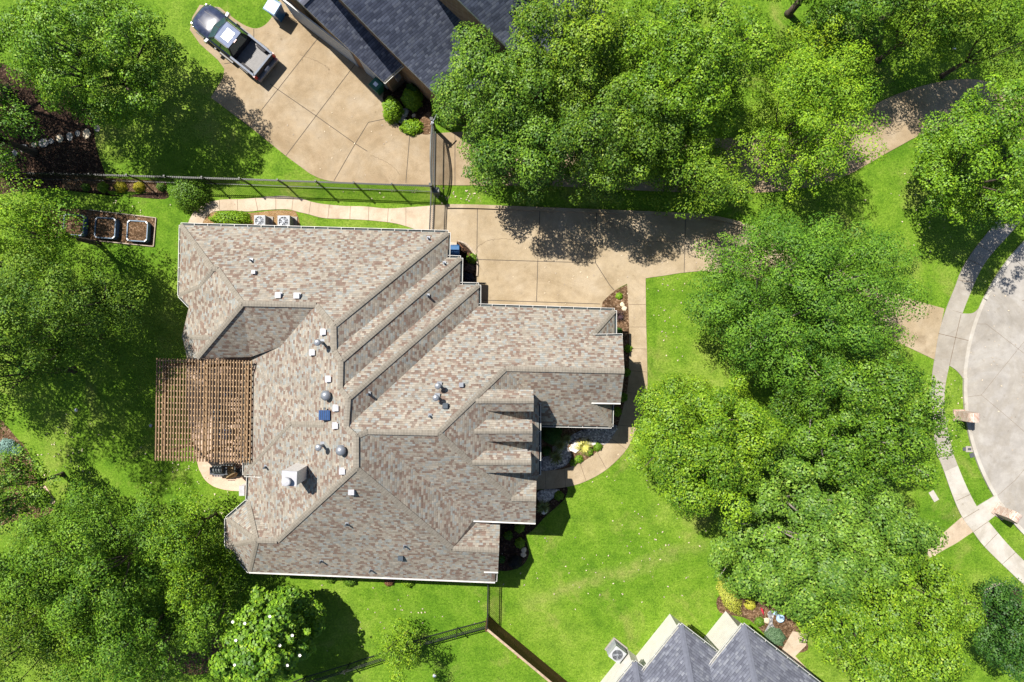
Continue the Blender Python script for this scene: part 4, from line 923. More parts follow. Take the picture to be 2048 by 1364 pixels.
shrub("garden_shrub", "small yellow shrub below the golden hedge", W(1502, 1212, .3), .35, .3, .4, ((.25, .3, .03), (.5, .45, .05)), leaf=.07)
shrub("garden_shrub", "grey green shrub beside the white gravel of the neighbour bed", W(1552, 1276, .4), .6, .55, .8, ((.05, .10, .05), (.12, .2, .1)), leaf=.08)
shrub("garden_shrub", "small green plant in the middle of the neighbour bed", W(1520, 1245, .2), .3, .3, .3, 'mid', leaf=.06)
shrub("garden_shrub", "dark fine twiggy shrub on the shaded top lawn", W(1748, 72, .9), .8, .6, 1.3, ((.03, .04, .02), (.12, .12, .05)), leaf=.07)
shrub("rock_garden_shrub", "pale blue green shrub in the rock garden at the left edge", W(8, 895, .4), .6, .5, .6, ((.1, .2, .17), (.25, .4, .36)), leaf=.08)
shrub("rock_garden_shrub", "small blue green shrub beside the larger pale one", W(30, 900, .3), .3, .3, .4, ((.08, .18, .15), (.2, .34, .3)), leaf=.08)
shrub("rock_garden_shrub", "green bush next to the stone path end in the rock garden", W(70, 998, .6), .6, .55, 1.0, 'mid', leaf=.09)
def tuft(label, p, r, tone, n=150):
    root = thing("grass_tuft", label, "ornamental grass", (p.x, p.y, 0)); mb = MB()
    for i in range(n):
        a_ = random.uniform(0, 6.283); l = r*random.uniform(.6, 1.1); d_ = Vector((math.cos(a_), math.sin(a_), 0)); s_ = Vector((-d_.y, d_.x, 0))*.012
        q0 = p.copy(); q0.z = .03; q1 = q0+d_*l*.45+Vector((0, 0, l*.75)); q2 = q0+d_*l+Vector((0, 0, l*.35*random.random()+.05))
        mb.face([q0-s_, q0+s_, q1+s_, q1-s_]); mb.face([q1-s_, q1+s_, q2])
    mb.build("blades", [tone], root); return root
flat("blade_gold", (.42, .40, .10), .6); flat("blade_olive", (.16, .19, .06), .6); flat("blade_dark", (.05, .03, .035), .6)
tuft("bright yellow fountain grass beside the sunlit white gravel", W(1168, 893, .2), .62, "blade_gold")
tuft("olive fountain grass in the shade of the porch, lower one", W(1111, 914, .2), .58, "blade_olive")
tuft("olive fountain grass in shade beside the round boulder, upper one", W(1118, 888, .2), .55, "blade_olive")
tuft("green grass tuft in the shaded bed under the roof corner", W(1134, 876, .2), .4, "blade_olive", 90)
tuft("pale fountain grass in the shaded side bed by the wall", W(1085, 1014, .2), .55, "blade_olive")
tuft("dark leaved spiky plant in the brown mulch at the garage wing corner", W(1238, 632, .2), .5, "blade_dark", 60)

# ================================================================= STONES
def boulder(label, p, r, mat, h=.5, name="boulder", sq=1.0, group=None):
    mb = MB(); n = 12; rr_ = random.Random(int(p.x*100)); prof = [(1.0, -.05), (1.05, .35), (.8, .8), (.35, 1.0)]; wob = [rr_.uniform(.8, 1.15) for _ in range(n)]
    vs = [(p.x+r*a_*wob[k]*math.cos(2*math.pi*k/n), p.y+r*sq*a_*wob[k]*math.sin(2*math.pi*k/n), z_*r*h+.02) for a_, z_ in prof for k in range(n)]
    fs_ = [[i*n+k, i*n+(k+1) % n, (i+1)*n+(k+1) % n, (i+1)*n+k] for i in range(3) for k in range(n)]+[[3*n+k for k in range(n)]]
    mb.add(vs, fs_); o = mb.build(name, [mat]); return tag(o, label, "stone", group)
for (px, py, r, m_, lb) in ((809, 225, .26, "stone_grey", "dark rounded boulder between the garden shrubs by the driveway"), (805, 240, .26, "stone_grey", "grey boulder beside the grassy clump"), (827, 231, .12, "stone_tan", "small pale stone in the dark corner bed"),
   (1245, 609, .14, "stone_tan", "upper tan stone in the mulch bed by the entry walk"), (1249, 617, .15, "stone_tan", "lower tan stone in the mulch bed by the entry walk"), (1190, 887, .19, "stone_white", "white upright stone on the mulch mound"), (1180, 886, .15, "stone_white", "pale stone left of the white upright one"), (1114, 899, .3, "stone_grey", "round grey boulder between the two olive grasses"),
   (1048, 1100, .16, "stone_tan", "upper tan stone at the edge of the side bed"), (1047, 1109, .16, "stone_tan", "lower tan stone at the edge of the side bed"), (1089, 1022, .2, "stone_white", "pale stone at the edge of the side bed by the fountain grass"), (1533, 1241, .2, "stone_tan", "tan boulder beside the white gravel of the neighbour bed")):
    boulder(lb, W(px, py, .05), r, m_)
for i, (px, py, a, b) in enumerate(((14, 309, .2, .2), (30, 306, .2, .25), (47, 296, .36, .3), (69, 290, .2, .22), (87, 287, .36, .34), (103, 283, .2, .2), (120, 277, .26, .3), (140, 274, .22, .34), (156, 267, .2, .22), (174, 267, .26, .38), (195, 257, .2, .24))):
    p = W(px, py); mb = MB(); mb.prism([(p.x+a*math.cos(t_)*random.uniform(.8, 1.1)*.9, p.y+b*math.sin(t_)*random.uniform(.8, 1.1)*.9) for t_ in np.linspace(0, 6.283, 8)[:-1]], 0, .05)
    o = mb.build("stepping_stone", ["stone_grey" if i % 3 else "stone_tan"]); tag(o, "flat stepping stone in the shaded bed, number %s from the left edge" % ("first second third fourth fifth sixth seventh eighth ninth tenth last".split()[i]), "stepping stone", "stepping stones across the shaded mulch bed")
    o["label"] = "%s flat stepping stone counting from the left edge" % ("first second third fourth fifth sixth seventh eighth ninth tenth last".split()[i])
# river stones on the gravel: uncountable
def pebbles(name, polys, n, mats, z=.03):
    mb = MB()
    for poly in polys:
        xs = [p[0] for p in poly]; ys = [p[1] for p in poly]; c = 0
        while c < n:
            x, y = random.uniform(min(xs), max(xs)), random.uniform(min(ys), max(ys)); ins_ = False
            for i in range(len(poly)):
                (x1, y1), (x2, y2) = poly[i], poly[i-1]
                if (y1 > y) != (y2 > y) and x < (x2-x1)*(y-y1)/(y2-y1)+x1: ins_ = not ins_
            if not ins_: continue
            p = W(x, y, z); s_ = random.uniform(.035, .075); a_ = random.uniform(0, 3)
            mb.box(p+Vector((0, 0, s_*.3)), (s_*1.4, s_, s_*.7), a_, random.randrange(len(mats)), Matrix.Rotation(random.uniform(-.5, .5), 3, 'X')); c += 1
    o = mb.build(name, mats); o["kind"] = "stuff"; o["label"] = "loose river gravel"; return o
pebbles("river_stones", [[(1148, 882), (1170, 877), (1178, 884), (1165, 896), (1150, 905), (1138, 898)]], 420, ["stone_white", "stone_white", "stone_tan"], .045)
pebbles("court_gravel", [[(1235, 857), (1214, 886), (1170, 876), (1150, 872), (1175, 858)], [(1086, 938), (1086, 920), (1105, 910), (1128, 895), (1142, 910), (1125, 932)], [(1082, 982), (1116, 980), (1098, 1001), (1080, 1004)]], 520, ["stone_grey", "stone_white", "stone_grey"], .045)
pebbles("fallen_leaves", [[(880, 375), (960, 375), (960, 405), (880, 405)]], 10, ["stone_tan"], .02)

mb = MB()   # leaves and clippings dropped on the lawns and paving
rr_ = random.Random(4)
for (cx_, cy_, rx_, ry_, n_) in ((900, 392, 60, 10, 26), (780, 388, 80, 12, 14), (1340, 640, 45, 80, 30), (1320, 960, 120, 90, 60), (1250, 1130, 200, 70, 70), (1850, 400, 70, 90, 40), (1760, 1130, 200, 120, 50), (350, 930, 60, 60, 40), (120, 900, 80, 60, 40), (1150, 560, 150, 40, 30), (1330, 500, 120, 30, 40), (700, 260, 120, 80, 30), (1990, 700, 60, 130, 40), (1900, 850, 30, 120, 26), (760, 1230, 180, 50, 40), (420, 1010, 40, 40, 24), (250, 420, 60, 20, 20)):
    for _ in range(n_):
        p = W(cx_+rr_.gauss(0, .6)*rx_, cy_+rr_.gauss(0, .6)*ry_, .06); a_ = rr_.uniform(0, 6.28); s_ = rr_.uniform(.03, .07); u_ = Vector((math.cos(a_), math.sin(a_), rr_.uniform(-.3, .3)))*s_; v_ = Vector((-math.sin(a_), math.cos(a_), 0))*s_*.6
        mb.face([p-u_, p+v_, p+u_, p-v_], rr_.randrange(2))
o = mb.build("leaf_litter", ["stone_tan", "timber_grey"]); o["kind"] = "stuff"; o["label"] = "dry leaves scattered over the lawns and paving"

# ================================================================= PICKUP TRUCK
fwd = (W(394, 24, .9)-W(531, 134, .9)); fwd.z = 0; TL_ = fwd.length; fwd.normalize(); ctr = (W(394, 24, .9)+W(531, 134, .9))/2; ctr.z = 0
side = Vector((-fwd.y, fwd.x, 0)); hl = 2.72
truck = thing("pickup_truck", "dark blue black pickup truck with open bed parked on the driveway at the top left", "pickup truck", ctr)
def L3(x, y, z): return ctr+fwd*x*.95+side*y*.93+Vector((0, 0, z*.97))
def loft(mb, secs, m=0, closed=True):
    """secs: list of rings of world points"""
    n = len(secs[0]); vs = [p for s in secs for p in s]; fs_ = [[i*n+k, i*n+(k+1) % n, (i+1)*n+(k+1) % n, (i+1)*n+k] for i in range(len(secs)-1) for k in range(n)]
    fs_ += [list(range(n))[::-1], [(len(secs)-1)*n+k for k in range(n)]]; mb.add(vs, fs_, m)
def sec(x, hw, z0, z1, crown=.04, tuck=.06):
    return [L3(x, -hw+tuck, z0), L3(x, -hw, z0+.25), L3(x, -hw, z1-.14), L3(x, -hw+.07, z1-.03), L3(x, -hw*.5, z1+crown*.7), L3(x, 0, z1+crown), L3(x, hw*.5, z1+crown*.7), L3(x, hw-.07, z1-.03), L3(x, hw, z1-.14), L3(x, hw, z0+.25), L3(x, hw-tuck, z0)]
mb = MB()
loft(mb, [sec(2.72, .42, .5, .85), sec(2.66, .68, .42, .95), sec(2.52, .85, .4, 1.02), sec(2.2, .94, .4, 1.07), sec(1.6, .97, .4, 1.12), sec(1.05, .97, .4, 1.15), sec(.9, .97, .4, 1.10), sec(-.75, .97, .4, 1.10)], 0)
body = mb.build("body", ["car_paint"], truck, True)
mb = MB()
for s_ in (-1, 1):
    mb.beam(L3(-.75, s_*.93, .78), L3(-2.6, s_*.92, .78), .10, .66, 0, Vector((0, 0, 1)))
    mb.beam(L3(-.75, s_*.91, 1.13), L3(-2.62, s_*.90, 1.13), .11, .05, 1)
mb.beam(L3(-2.62, -.93, .8), L3(-2.62, .93, .8), .09, .62, 0); mb.beam(L3(-2.62, -.9, 1.13), L3(-2.62, .9, 1.13), .10, .05, 1)
mb.beam(L3(-.8, -.9, .85), L3(-.8, .9, .85), .08, .55, 2)
mb.beam(L3(-1.7, -.9, .62), L3(-1.7, .9, .62), 1.85, .05, 3)
for i in range(15): mb.beam(L3(-.86, -.75+i*.107, .66), L3(-2.56, -.75+i*.107, .66), .05, .03, 3)
for s_ in (-1, 1): mb.prism([tuple(L3(x, y*s_, 0).xy) for x, y in ((-1.35, .87), (-2.15, .87), (-2.05, .68), (-1.45, .68))], .6, .88, 2)
mb.build("cargo_bed", ["car_side", "bed_rail_paint", "bed_liner", "bed_metal"], truck)
mb = MB()   # cabin
R_ = lambda x, hw, z: [L3(x, -hw, z), L3(x, -hw*.5, z+.03), L3(x, 0, z+.04), L3(x, hw*.5, z+.03), L3(x, hw, z)]
base = [L3(1.15, 0, 1.12)]
f0 = [L3(1.22, -.62, 1.1), L3(1.3, 0, 1.12), L3(1.22, .62, 1.1)]
rt_f, rt_b = .38, -.72
roofp = [L3(rt_f, -.62, 1.78), L3(rt_f+.08, 0, 1.82), L3(rt_f, .62, 1.78), L3(rt_b, .62, 1.80), L3(rt_b-.03, 0, 1.84), L3(rt_b, -.62, 1.80)]
lowp = [L3(1.1, -.86, 1.1), L3(1.28, 0, 1.14), L3(1.1, .86, 1.1), L3(-.85, .86, 1.1), L3(-.87, 0, 1.1), L3(-.85, -.86, 1.1)]
mb.add(roofp, [[5, 4, 3, 2, 1, 0]], 2)
for i in range(6):
    j = (i+1) % 6; mb.add([lowp[i], lowp[j], roofp[j], roofp[i]], [[3, 2, 1, 0]], 1)
mb.build("cabin", ["car_paint", "car_side", "car_roof"], truck)
def insetq(q, f, out=.012):
    c = sum(q, Vector())/len(q); nrm = (q[1]-q[0]).cross(q[2]-q[0]).normalized()
    if nrm.dot(c-L3(0, 0, 1.2)) < 0: nrm = -nrm
    return [p+(c-p)*f+nrm*out for p in q]
mb = MB(); ws = [lowp[0], lowp[1], roofp[1], roofp[0]]; mb.face(insetq(ws, .05)); ws = [lowp[1], lowp[2], roofp[2], roofp[1]]; mb.face(insetq(ws, .05)); mb.build("windscreen", ["car_glass"], truck)
mb = MB(); mb.face(insetq([lowp[3], lowp[5], roofp[5], roofp[3]], .12, .03)); mb.build("rear_window", ["car_glass"], truck)
for s_ in (0, 1):
    q = [lowp[2], lowp[3], roofp[3], roofp[2]] if s_ else [lowp[5], lowp[0], roofp[0], roofp[5]]
    mb = MB(); m1 = (q[0]+q[1])/2; m2 = (q[2]+q[3])/2; mb.face(insetq([q[0], m1, m2, q[3]], .1)); mb.face(insetq([m1, q[1], q[2], m2], .1)); mb.build("side_window", ["car_glass"], truck)
mb = MB(); mb.face([L3(.05, -.34, 1.838), L3(-.5, -.34, 1.848), L3(-.5, .34, 1.848), L3(.05, .34, 1.838)]); mb.build("sunroof", ["car_roof_glass"], truck)
for s_ in (-1, 1):
    mb = MB(); mb.beam(L3(.3, s_*.66, 1.83), L3(-.68, s_*.66, 1.85), .03, .03); mb.build("roof_rail", ["car_side"], truck)
    mb = MB(); mb.beam(L3(.98, s_*.95, 1.15), L3(.98, s_*1.2, 1.2), .16, .2); mb.build("mirror", ["chrome"], truck)
    mb = MB(); mb.beam(L3(.8, s_*1.02, .42), L3(-.7, s_*1.02, .42), .14, .05); mb.build("running_board", ["car_side"], truck)
    mb = MB(); mb.box(L3(2.48, s_*.72, .8), (.28, .22, .16), math.atan2(fwd.y, fwd.x)+s_*-.5); mb.build("headlight", ["lamp_clear"], truck)
    mb = MB(); mb.box(L3(-2.63, s_*.9, .88), (.12, .16, .42), math.atan2(fwd.y, fwd.x)); mb.build("tail_light", ["tail_red"], truck)
    for x_ in (1.75, -1.75):
        mb = MB(); mb.tube([L3(x_, s_*.99, .38), L3(x_, s_*.74, .38)], .38, 20); tw = mb.build("wheel", ["tyre"], truck)
        mb = MB(); mb.tube([L3(x_, s_*1.0, .38), L3(x_, s_*.9, .38)], .23, 14); mb.build("rim", ["chrome"], tw)
        mb = MB(); mb.tube([L3(x_+.46, s_*1.0, .5), L3(x_+.3, s_*1.01, .82), L3(x_-.3, s_*1.01, .82), L3(x_-.46, s_*1.0, .5)], .035, 6); mb.build("wheel_arch", ["car_side"], truck)
mb = MB(); mb.beam(L3(-2.78, -.92, .55), L3(-2.78, .92, .55), .2, .2); mb.build("rear_bumper", ["chrome"], truck)
mb = MB(); mb.beam(L3(-2.74, -.18, .72), L3(-2.74, .18, .72), .02, .16); mb.build("number_plate", ["sticker"], truck)
mb = MB(); mb.beam(L3(2.74, -.55, .5), L3(2.74, .55, .5), .12, .2); mb.build("front_bumper", ["car_side"], truck)
mb = MB()
for s_ in (-1, 1): mb.beam(L3(2.3, s_*.32, 1.105), L3(1.35, s_*.42, 1.165), .02, .012)
mb.build("bonnet_crease", ["car_side"], truck)
mb = MB(); mb.beam(L3(-.78, -.12, 1.8), L3(-.78, .12, 1.8), .04, .04); mb.build("brake_light", ["tail_red"], truck)

# ================================================================= SMALL THINGS
def bin_(label, p, ang, cb, cl, sticker=False, s=1.0):
    root = thing("wheelie_bin", label, "bin", (p.x, p.y, 0)); R2 = Matrix.Rotation(ang, 3, 'Z')
    X = lambda x, y, z: Vector((p.x, p.y, 0))+R2 @ Vector((x*s, y*s, z*s))
    mb = MB(); lo4 = [X(a*.24, b*.22, .05) for a, b in ((-1, -1), (1, -1), (1, 1), (-1, 1))]; hi4 = [X(a*.31, b*.29, .98) for a, b in ((-1, -1), (1, -1), (1, 1), (-1, 1))]
    mb.add(lo4+hi4, [[0, 1, 5, 4], [1, 2, 6, 5], [2, 3, 7, 6], [3, 0, 4, 7], [4, 5, 6, 7]]); mb.build("body", [cb], root)
    mb = MB(); mb.add([X(-.34, -.34, 1.0), X(.34, -.34, 1.0), X(.34, .32, 1.0), X(-.34, .32, 1.0), X(-.3, -.3, 1.07), X(.3, -.3, 1.07), X(.3, .26, 1.08), X(-.3, .26, 1.08)], [[0, 1, 5, 4], [1, 2, 6, 5], [2, 3, 7, 6], [3, 0, 4, 7], [4, 5, 6, 7], [3, 2, 1, 0]]); ld = mb.build("lid", [cl], root)
    mb = MB(); mb.tube([X(-.25, .35, .98), X(.25, .35, .98)], .02); mb.build("handle", [cb], root)
    for q in (-1, 1):
        mb = MB(); mb.tube([X(q*.2, .25, .1), X(q*.28, .25, .1)], .1, 12); mb.build("wheel", ["tyre"], root)
    if sticker:
        mb = MB(); mb.face([X(-.13, -.12, 1.084), X(.13, -.12, 1.084), X(.13, .1, 1.089), X(-.13, .1, 1.089)]); mb.build("sticker", ["sticker"], ld)
    return root
bin_("blue wheeled bin with pale sunlit lid by the grass edge at the top", W(548, 17, 1.0), math.radians(-32), "bin_blue", "bin_lid", s=1.25)  # pale lid colour stands in for sunlight on the blue bin's top
bin_("dark green wheeled bin with white sticker at the garage corner", W(752, 169, 1.0), math.radians(-42), "bin_green", "bin_green", True)
bin_("blue bin tucked under the gutter corner of the main house steps", W(909, 500, 1.0), 0, "bin_blue", "bin_blue", s=.9)
def ac(label, p, ang, w=.72, h=.85, cat="air conditioner"):
    root = thing("air_conditioner", label, cat, (p.x, p.y, 0)); R2 = Matrix.Rotation(ang, 3, 'Z'); X = lambda x, y, z: Vector((p.x, p.y, 0))+R2 @ Vector((x, y, z))
    mb = MB(); mb.box(X(.08, 0, .04), (w*1.35, w*1.2, .1), ang); mb.build("pad", ["sidewalk_concrete"], root)
    mb = MB(); mb.box(X(0, 0, (h-.12)/2), (w, w, h-.12), ang, 0)
    for i in range(8): mb.box(X(0, 0, .12+i*.075), (w+.02, w+.02, .02), ang, 1)
    for a_, b_ in ((-1, 0), (1, 0), (0, -1), (0, 1)): mb.box(X(a_*(w/2-.01), b_*(w/2-.01), h-.06), (.02 if a_ else w, .02 if b_ else w, .14), ang, 0)
    cs_ = mb.build("case", ["ac_grey", "galvanised"], root)
    mb = MB(); n = 24; zt = h+.01; sq = []; ci = []
    for k in range(n):
        a_ = 2*math.pi*k/n; c_, s_ = math.cos(a_), math.sin(a_); f_ = w/2/max(abs(c_), abs(s_)); sq.append(X(c_*f_, s_*f_, zt)); ci.append(X(c_*w*.41, s_*w*.41, zt+.02))
    mb.add(sq+ci, [[k, (k+1) % n, n+(k+1) % n, n+k] for k in range(n)]); mb.build("top_rim", ["ac_grey"], root)
    mb = MB(); mb.add([X(math.cos(2*math.pi*k/n)*w*.41, math.sin(2*math.pi*k/n)*w*.41, h-.08) for k in range(n)], [list(range(n))], 0)
    for k in range(4):
        a_ = k*math.pi/2+.4; mb.add([X(math.cos(a_)*.06, math.sin(a_)*.06, h-.05), X(math.cos(a_)*w*.38, math.sin(a_)*w*.38, h-.06), X(math.cos(a_+.6)*w*.38, math.sin(a_+.6)*w*.38, h-.03), X(math.cos(a_+.6)*.06, math.sin(a_+.6)*.06, h-.03)], [[0, 1, 2, 3]], 1)
    mb.lathe(X(0, 0, h-.05), [(.09, 0), (.09, .07), (.02, .09)], 12, 1); mb.build("fan", ["cast_iron", "galvanised"], root)
    mb = MB()
    for rr2 in (.12, .2, .28, .36, .4):
        r_ = rr2*w/.9*1.0; pts = [X(math.cos(2*math.pi*k/24)*r_, math.sin(2*math.pi*k/24)*r_, h+.02) for k in range(25)]
        for a_, b_ in zip(pts, pts[1:]): mb.beam(a_, b_, .008, .008)
    for k in range(8): mb.beam(X(0, 0, h+.03), X(math.cos(k*math.pi/4)*w*.42, math.sin(k*math.pi/4)*w*.42, h+.02), .01, .01)
    mb.build("fan_grille", ["galvanised"], root); return root
ac("left air conditioner beside the rear walk, nearer the leafy hedge", W(519, 441.5, .88), 0, .66, .85)
ac("right air conditioner beside the rear walk, at the end of the tan bed", W(567, 443, .88), 0, .72, .85)
ac("air conditioner standing against the white sided house at the bottom edge", W(1235, 1310, 1.0), math.radians(-38), .78, 1.0)
# raised beds
for (px, lb) in ((148, "raised bed nearest the trees, partly hidden by leaves"), (211, "middle raised bed of the plot"), (275, "raised bed at the right end of the plot, with a hose beside it")):
    py = 450+(px-148)*.095; c = W(px, py, .35); root = thing("raised_bed", lb, "raised bed", (c.x, c.y, 0), "raised beds in the vegetable plot"); ang = math.radians(-3.5); R2 = Matrix.Rotation(ang, 3, 'Z'); X = lambda x, y, z: Vector((c.x, c.y, 0))+R2 @ Vector((x, y, z))
    w2 = .6; ch = .12; ring = [(-w2+ch, -w2), (w2-ch, -w2), (w2, -w2+ch), (w2, w2-ch), (w2-ch, w2), (-w2+ch, w2), (-w2, w2-ch), (-w2, -w2+ch)]; mb = MB()
    for i in range(8):
        a_, b_ = ring[i], ring[(i+1) % 8]; mb.beam(X(*a_, .2), X(*b_, .2), .06, .4)
    mb.build("frame", ["bed_blue"], root); mb = MB(); mb.prism([tuple(X(a_*.95, b_*.95, 0).xy) for a_, b_ in ring], 0, .34); mb.build("soil", ["mulch_brown"], root)
    for a_, b_ in ((0, 7), (1, 2), (3, 4), (5, 6)):
        mb = MB(); mb.beam(X(*ring[a_], .41), X(*ring[b_], .41), .07, .03); mb.build("corner_cap", ["white_cap"], root)
mb = MB(); pts = [W(*q, .04) for q in smooth([(245, 468), (240, 478), (250, 490), (270, 489), (290, 492), (303, 484), (307, 470), (302, 455)], 6)]
mb.tube(pts, .014, 5); tag(mb.build("garden_hose", ["tyre"]), "thin dark garden hose looping round the right raised bed", "hose")
mb = MB()
for a_, b_ in (((313, 436), (308, 493)), ((308, 493), (200, 482)), ((200, 482), (110, 474)), ((313, 436), (180, 420))):
    p, q = W(*a_), W(*b_); mb.beam((p.x, p.y, .04), (q.x, q.y, .04), .05, .1)
tag(mb.build("plot_edging", ["timber_grey"]), "weathered timber edging round the vegetable plot", "edging")
# mailboxes
def mailbox(lb, px, py, ang, mat):
    c = W(px, py, 0); root = thing("brick_mailbox", lb, "mailbox", c, "brick mailboxes along the kerb"); R2 = Matrix.Rotation(ang, 3, 'Z'); X = lambda x, y, z: c+R2 @ Vector((x, y, z))
    w_, l_ = .27, .33; mb = MB(); secs = []; prof = []
    for k in range(9):
        a_ = math.pi*k/8; prof.append((math.cos(a_)*l_, 1.25+math.sin(a_)*.3))
    ring = [(l_, 0)]+prof+[(-l_, 0)]
    A_ = [X(x, -w_, z) for x, z in ring]; B_ = [X(x, w_, z) for x, z in ring]; n = len(ring)
    mb.add(A_+B_, [[i, (i+1) % n, n+(i+1) % n, n+i][::-1] for i in range(n)]+[list(range(n)), [n+i for i in range(n)][::-1]]); mb.build("pillar", [mat], root)
    mb = MB(); mb.box(X(l_+.02, 0, 1.1), (.05, .24, .24), ang); mb.build("mailbox_door", ["cast_iron"], root)
    mb = MB(); mb.box(X(0, 0, .06), (.8, .68, .12), ang); mb.build("footing", [mat], root); return root
mailbox("brick mailbox pillar with arched top on the kerb below the driveway apron", 1919, 830, 0, "mailbox_brick")
mailbox("stone toned mailbox pillar beside the short kerb walk in the lower right", 1998, 1023, math.radians(-35), "mailbox_brick")
# meter covers
for (px, py, w_, l_, m_, lb, ang) in ((1928, 898, .16, .2, "cast_iron", "small dark round cover in the dry patch of the verge", 0), (1938, 898, .42, .36, "sidewalk_concrete", "pale concrete meter lid on the verge", 0), (1944, 910, .3, .26, "cast_iron", "dark square meter cover nearest the kerb", .3), (1867, 992, .33, .66, "sidewalk_new", "white rectangular utility lid on the grass left of the sidewalk", .55)):
    c = W(px, py); root = thing("utility_cover", lb, "utility cover", c); mb = MB(); mb.box(c+Vector((0, 0, .02)), (w_, l_, .05), ang); mb.build("frame", [m_], root); mb = MB(); mb.box(c+Vector((0, 0, .052)), (w_*.5, l_*.4, .012), ang); mb.build("lid", ["cast_iron" if w_ < .5 and m_ != "sidewalk_new" else m_], root)
# outdoor furniture by the pergola
def chair(name, lb, p, ang, cm="cast_iron", cu="cushion_blue"):
    root = thing(name, lb, "patio chair", (p.x, p.y, 0)); R2 = Matrix.Rotation(ang, 3, 'Z'); X = lambda x, y, z: Vector((p.x, p.y, 0))+R2 @ Vector((x, y, z))
    mb = MB()
    for i in range(7): mb.beam(X(-.27+.09*i, -.3, .42), X(-.27+.09*i, .3, .42), .06, .03)
    mb.build("seat", [cm], root); mb = MB(); mb.box(X(0, .28, .68), (.6, .07, .5), ang); mb.build("backrest", [cu], root)
    mb = MB(); mb.box(X(0, -.02, .47), (.52, .5, .08), ang); mb.build("cushion", [cu], root)
    for a_ in (-1, 1):
        mb = MB(); mb.beam(X(a_*.32, -.28, .62), X(a_*.32, .3, .62), .06, .03); mb.build("armrest", [cm], root)
        for b_ in (-1, 1): mb = MB(); mb.beam(X(a_*.3, b_*.28, 0), X(a_*.3, b_*.28, .62), .04, .04, up=Vector((1, 0, 0))); mb.build("leg", [cm], root)
    return root
chair("patio_chair", "patio chair with blue cushion under the upper half of the pergola", W(452, 782, .5), .3)
chair("patio_chair", "patio chair with blue cushion under the lower half of the pergola", W(452, 864, .5), 2.8)
def patio_table(lb, p):
    root = thing("patio_table", lb, "table", (p.x, p.y, 0)); mb = MB(); mb.lathe((p.x, p.y, .68), [(.5, 0), (.5, .04)], 24); mb.build("table_top", ["cast_iron"], root)
    for k in range(4): mb = MB(); a_ = k*math.pi/2+.7; mb.tube([(p.x+math.cos(a_)*.4, p.y+math.sin(a_)*.4, 0), (p.x+math.cos(a_)*.3, p.y+math.sin(a_)*.3, .68)], .025); mb.build("leg", ["cast_iron"], root)
patio_table("round dark patio table beneath the middle of the pergola slats", W(440, 826, .6))
p = W(437, 942, .9); root = thing("gas_grill", "black gas grill with side shelves at the lower edge of the pergola", "grill", (p.x, p.y, 0))
mb = MB(); mb.box((p.x, p.y, .5), (.62, .55, .8)); mb.build("cabinet", ["cast_iron"], root)
mb = MB(); mb.tube([(p.x-.3, p.y+.12, .98), (p.x+.3, p.y+.12, .98)], .24, 14); mb.build("lid", ["iron_grey"], root)
for a_ in (-1, 1): mb = MB(); mb.box((p.x+a_*.42, p.y, .88), (.22, .45, .04)); mb.build("side_shelf", ["cast_iron"], root)
mb = MB(); mb.tube([(p.x-.22, p.y-.32, .95), (p.x+.22, p.y-.32, .95)], .018); mb.build("handle", ["galvanised"], root)
p = W(456, 941, .7); root = thing("patio_bench", "dark slatted patio bench right of the gas grill", "bench", (p.x, p.y, 0)); mb = MB()
for i in range(6): mb.beam((p.x-.3+.12*i, p.y-.36, .48), (p.x-.3+.12*i, p.y+.3, .48), .075, .03)
mb.build("seat", ["fabric_tan"], root); mb = MB(); mb.box((p.x, p.y+.36, .62), (.72, .08, .55)); mb.build("backrest", ["iron_grey"], root)
for a_ in (-1, 1):
    for b_ in (-1, 1): mb = MB(); mb.box((p.x+a_*.3, p.y+b_*.28, .23), (.05, .05, .46)); mb.build("leg", ["iron_grey"], root)
    mb = MB(); mb.box((p.x+a_*.37, p.y, .62), (.06, .7, .05)); mb.build("armrest", ["iron_grey"], root)
p = W(467, 950, .9); root = thing("folded_parasol", "upright tan folded parasol beside the patio bench", "parasol", (p.x, p.y, 0)); mb = MB(); mb.tube([(p.x, p.y, .1), (p.x, p.y, 1.0)], .03, 8); mb.build("pole", ["iron_grey"], root)
mb = MB(); mb.tube([(p.x, p.y, .55), (p.x, p.y, .8), (p.x, p.y, 1.7), (p.x, p.y, 2.0)], [.1, .13, .09, .02], 10); mb.build("canopy", ["fabric_tan"], root); mb = MB(); mb.lathe((p.x, p.y, 0), [(.25, .03), (.25, .1), (.06, .14)], 16); mb.build("base", ["cast_iron"], root)
p = W(488, 979, .6); root = thing("utility_cabinet", "white utility cabinet against the house wall by the patio corner", "cabinet", (p.x, p.y, 0)); mb = MB(); mb.box((p.x, p.y, .45), (.28, .55, .9)); mb.build("case", ["white_cap"], root); mb = MB(); mb.box((p.x, p.y, .92), (.32, .6, .05)); mb.build("lid", ["vent_white"], root)
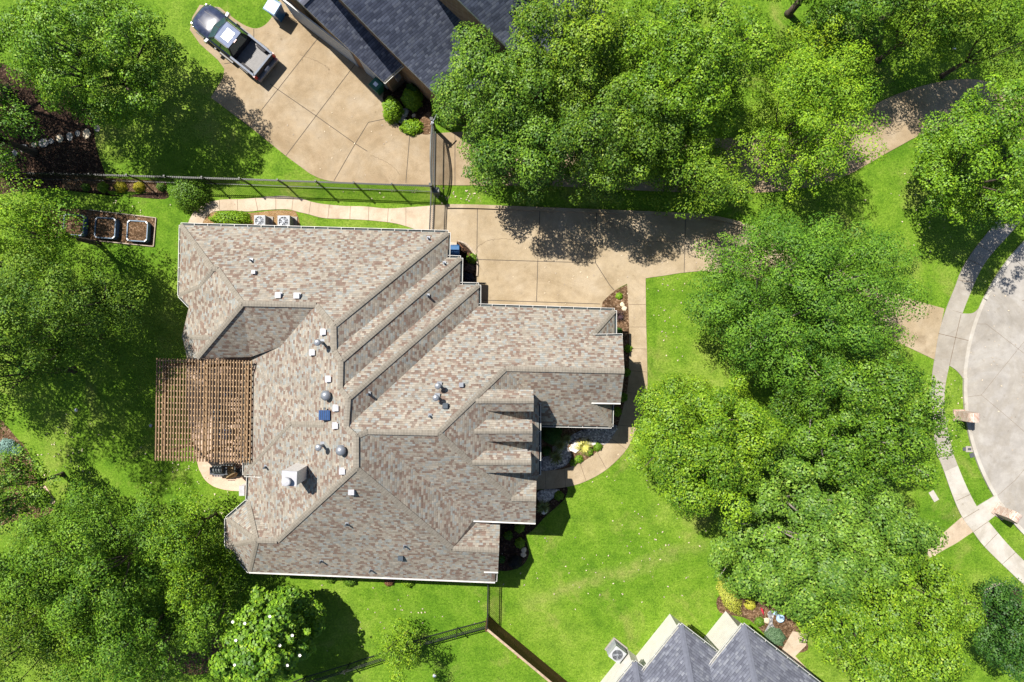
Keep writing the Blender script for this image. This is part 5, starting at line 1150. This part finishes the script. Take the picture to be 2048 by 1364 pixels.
# lattice and step by the driveway
p0, p1 = W(915, 484, 1.1), W(939, 511, 1.1); root = thing("garden_lattice", "brown wooden lattice leaning over the bed beside the house steps", "lattice", (p0.x, p0.y, 0)); p0.z = p1.z = 0
mb = MB()
for z_ in (.1, 1.1): mb.beam(p0+Vector((0, 0, z_)), p1+Vector((0, 0, z_)), .06, .08)
for k in (0, .5, 1): q = p0.lerp(p1, k); mb.beam(q, q+Vector((0, 0, 1.15)), .06, .06, up=Vector((1, 0, 0)))
mb.build("frame", ["fence_wood"], root); mb = MB()
for k in range(-2, 10):
    a_ = k*.1; b_ = a_+.35
    for s0, s1 in ((a_, b_), (b_, a_)):
        if min(a_, b_) >= 0 and max(a_, b_) <= 1: mb.beam(p0.lerp(p1, s0)+Vector((0, 0, .12)), p0.lerp(p1, s1)+Vector((0, 0, 1.08)), .03, .02)
mb.build("lattice_panel", ["pergola_wood"], root)
sheet("house_step", "walk_aggregate", [(880, 484), (914, 485), (913, 512), (880, 512)], .16)
# neighbour bed ornaments
p = W(1524, 1221, .5); root = thing("garden_ornament", "red garden ornament on a stake at the edge of the neighbour bed", "ornament", (p.x, p.y, 0)); mb = MB(); mb.tube([(p.x, p.y, 0), (p.x, p.y, .6)], .012); mb.build("stake", ["cast_iron"], root)
mb = MB(); mb.add([(p.x-.12, p.y+.22, .55), (p.x+.02, p.y+.1, .62), (p.x+.12, p.y-.3, .5), (p.x-.02, p.y-.06, .48)], [[0, 1, 2, 3], [3, 2, 1, 0]]); mb.build("sail", ["red_paint"], root)
p = W(1562, 1238, .9); root = thing("bird_bath", "pale blue bird bath beside the white gravel of the neighbour bed", "bird bath", (p.x, p.y, 0)); mb = MB(); mb.lathe((p.x, p.y, 0), [(.15, 0), (.06, .15), (.05, .6), (.06, .7)], 12); mb.build("pedestal", ["bin_lid"], root); mb = MB(); mb.lathe((p.x, p.y, .68), [(.06, 0), (.24, .08), (.25, .12), (.2, .1)], 18); mb.build("bowl", ["bin_lid"], root)
# sprinkler heads / round lids on the lawn
for (px, py, lb) in ((153, 820, "small pale round lid on the shaded left lawn"), (302, 851, "small pale round lid on the grass beside the pergola"), (869, 1351, "white round lid on the bottom lawn near the low iron fence"), (1908, 98, "white object on the shaded top lawn near the leaning trunk")):
    c = W(px, py); root = thing("lawn_lid", lb, "lid", c); mb = MB(); mb.lathe(c, [(.11, 0), (.11, .05), (.08, .07)], 16); mb.build("rim", ["sidewalk_new"], root); mb = MB(); mb.lathe(c+Vector((0, 0, .07)), [(.06, 0), (.05, .02)], 12); mb.build("cap", ["bin_lid"], root)
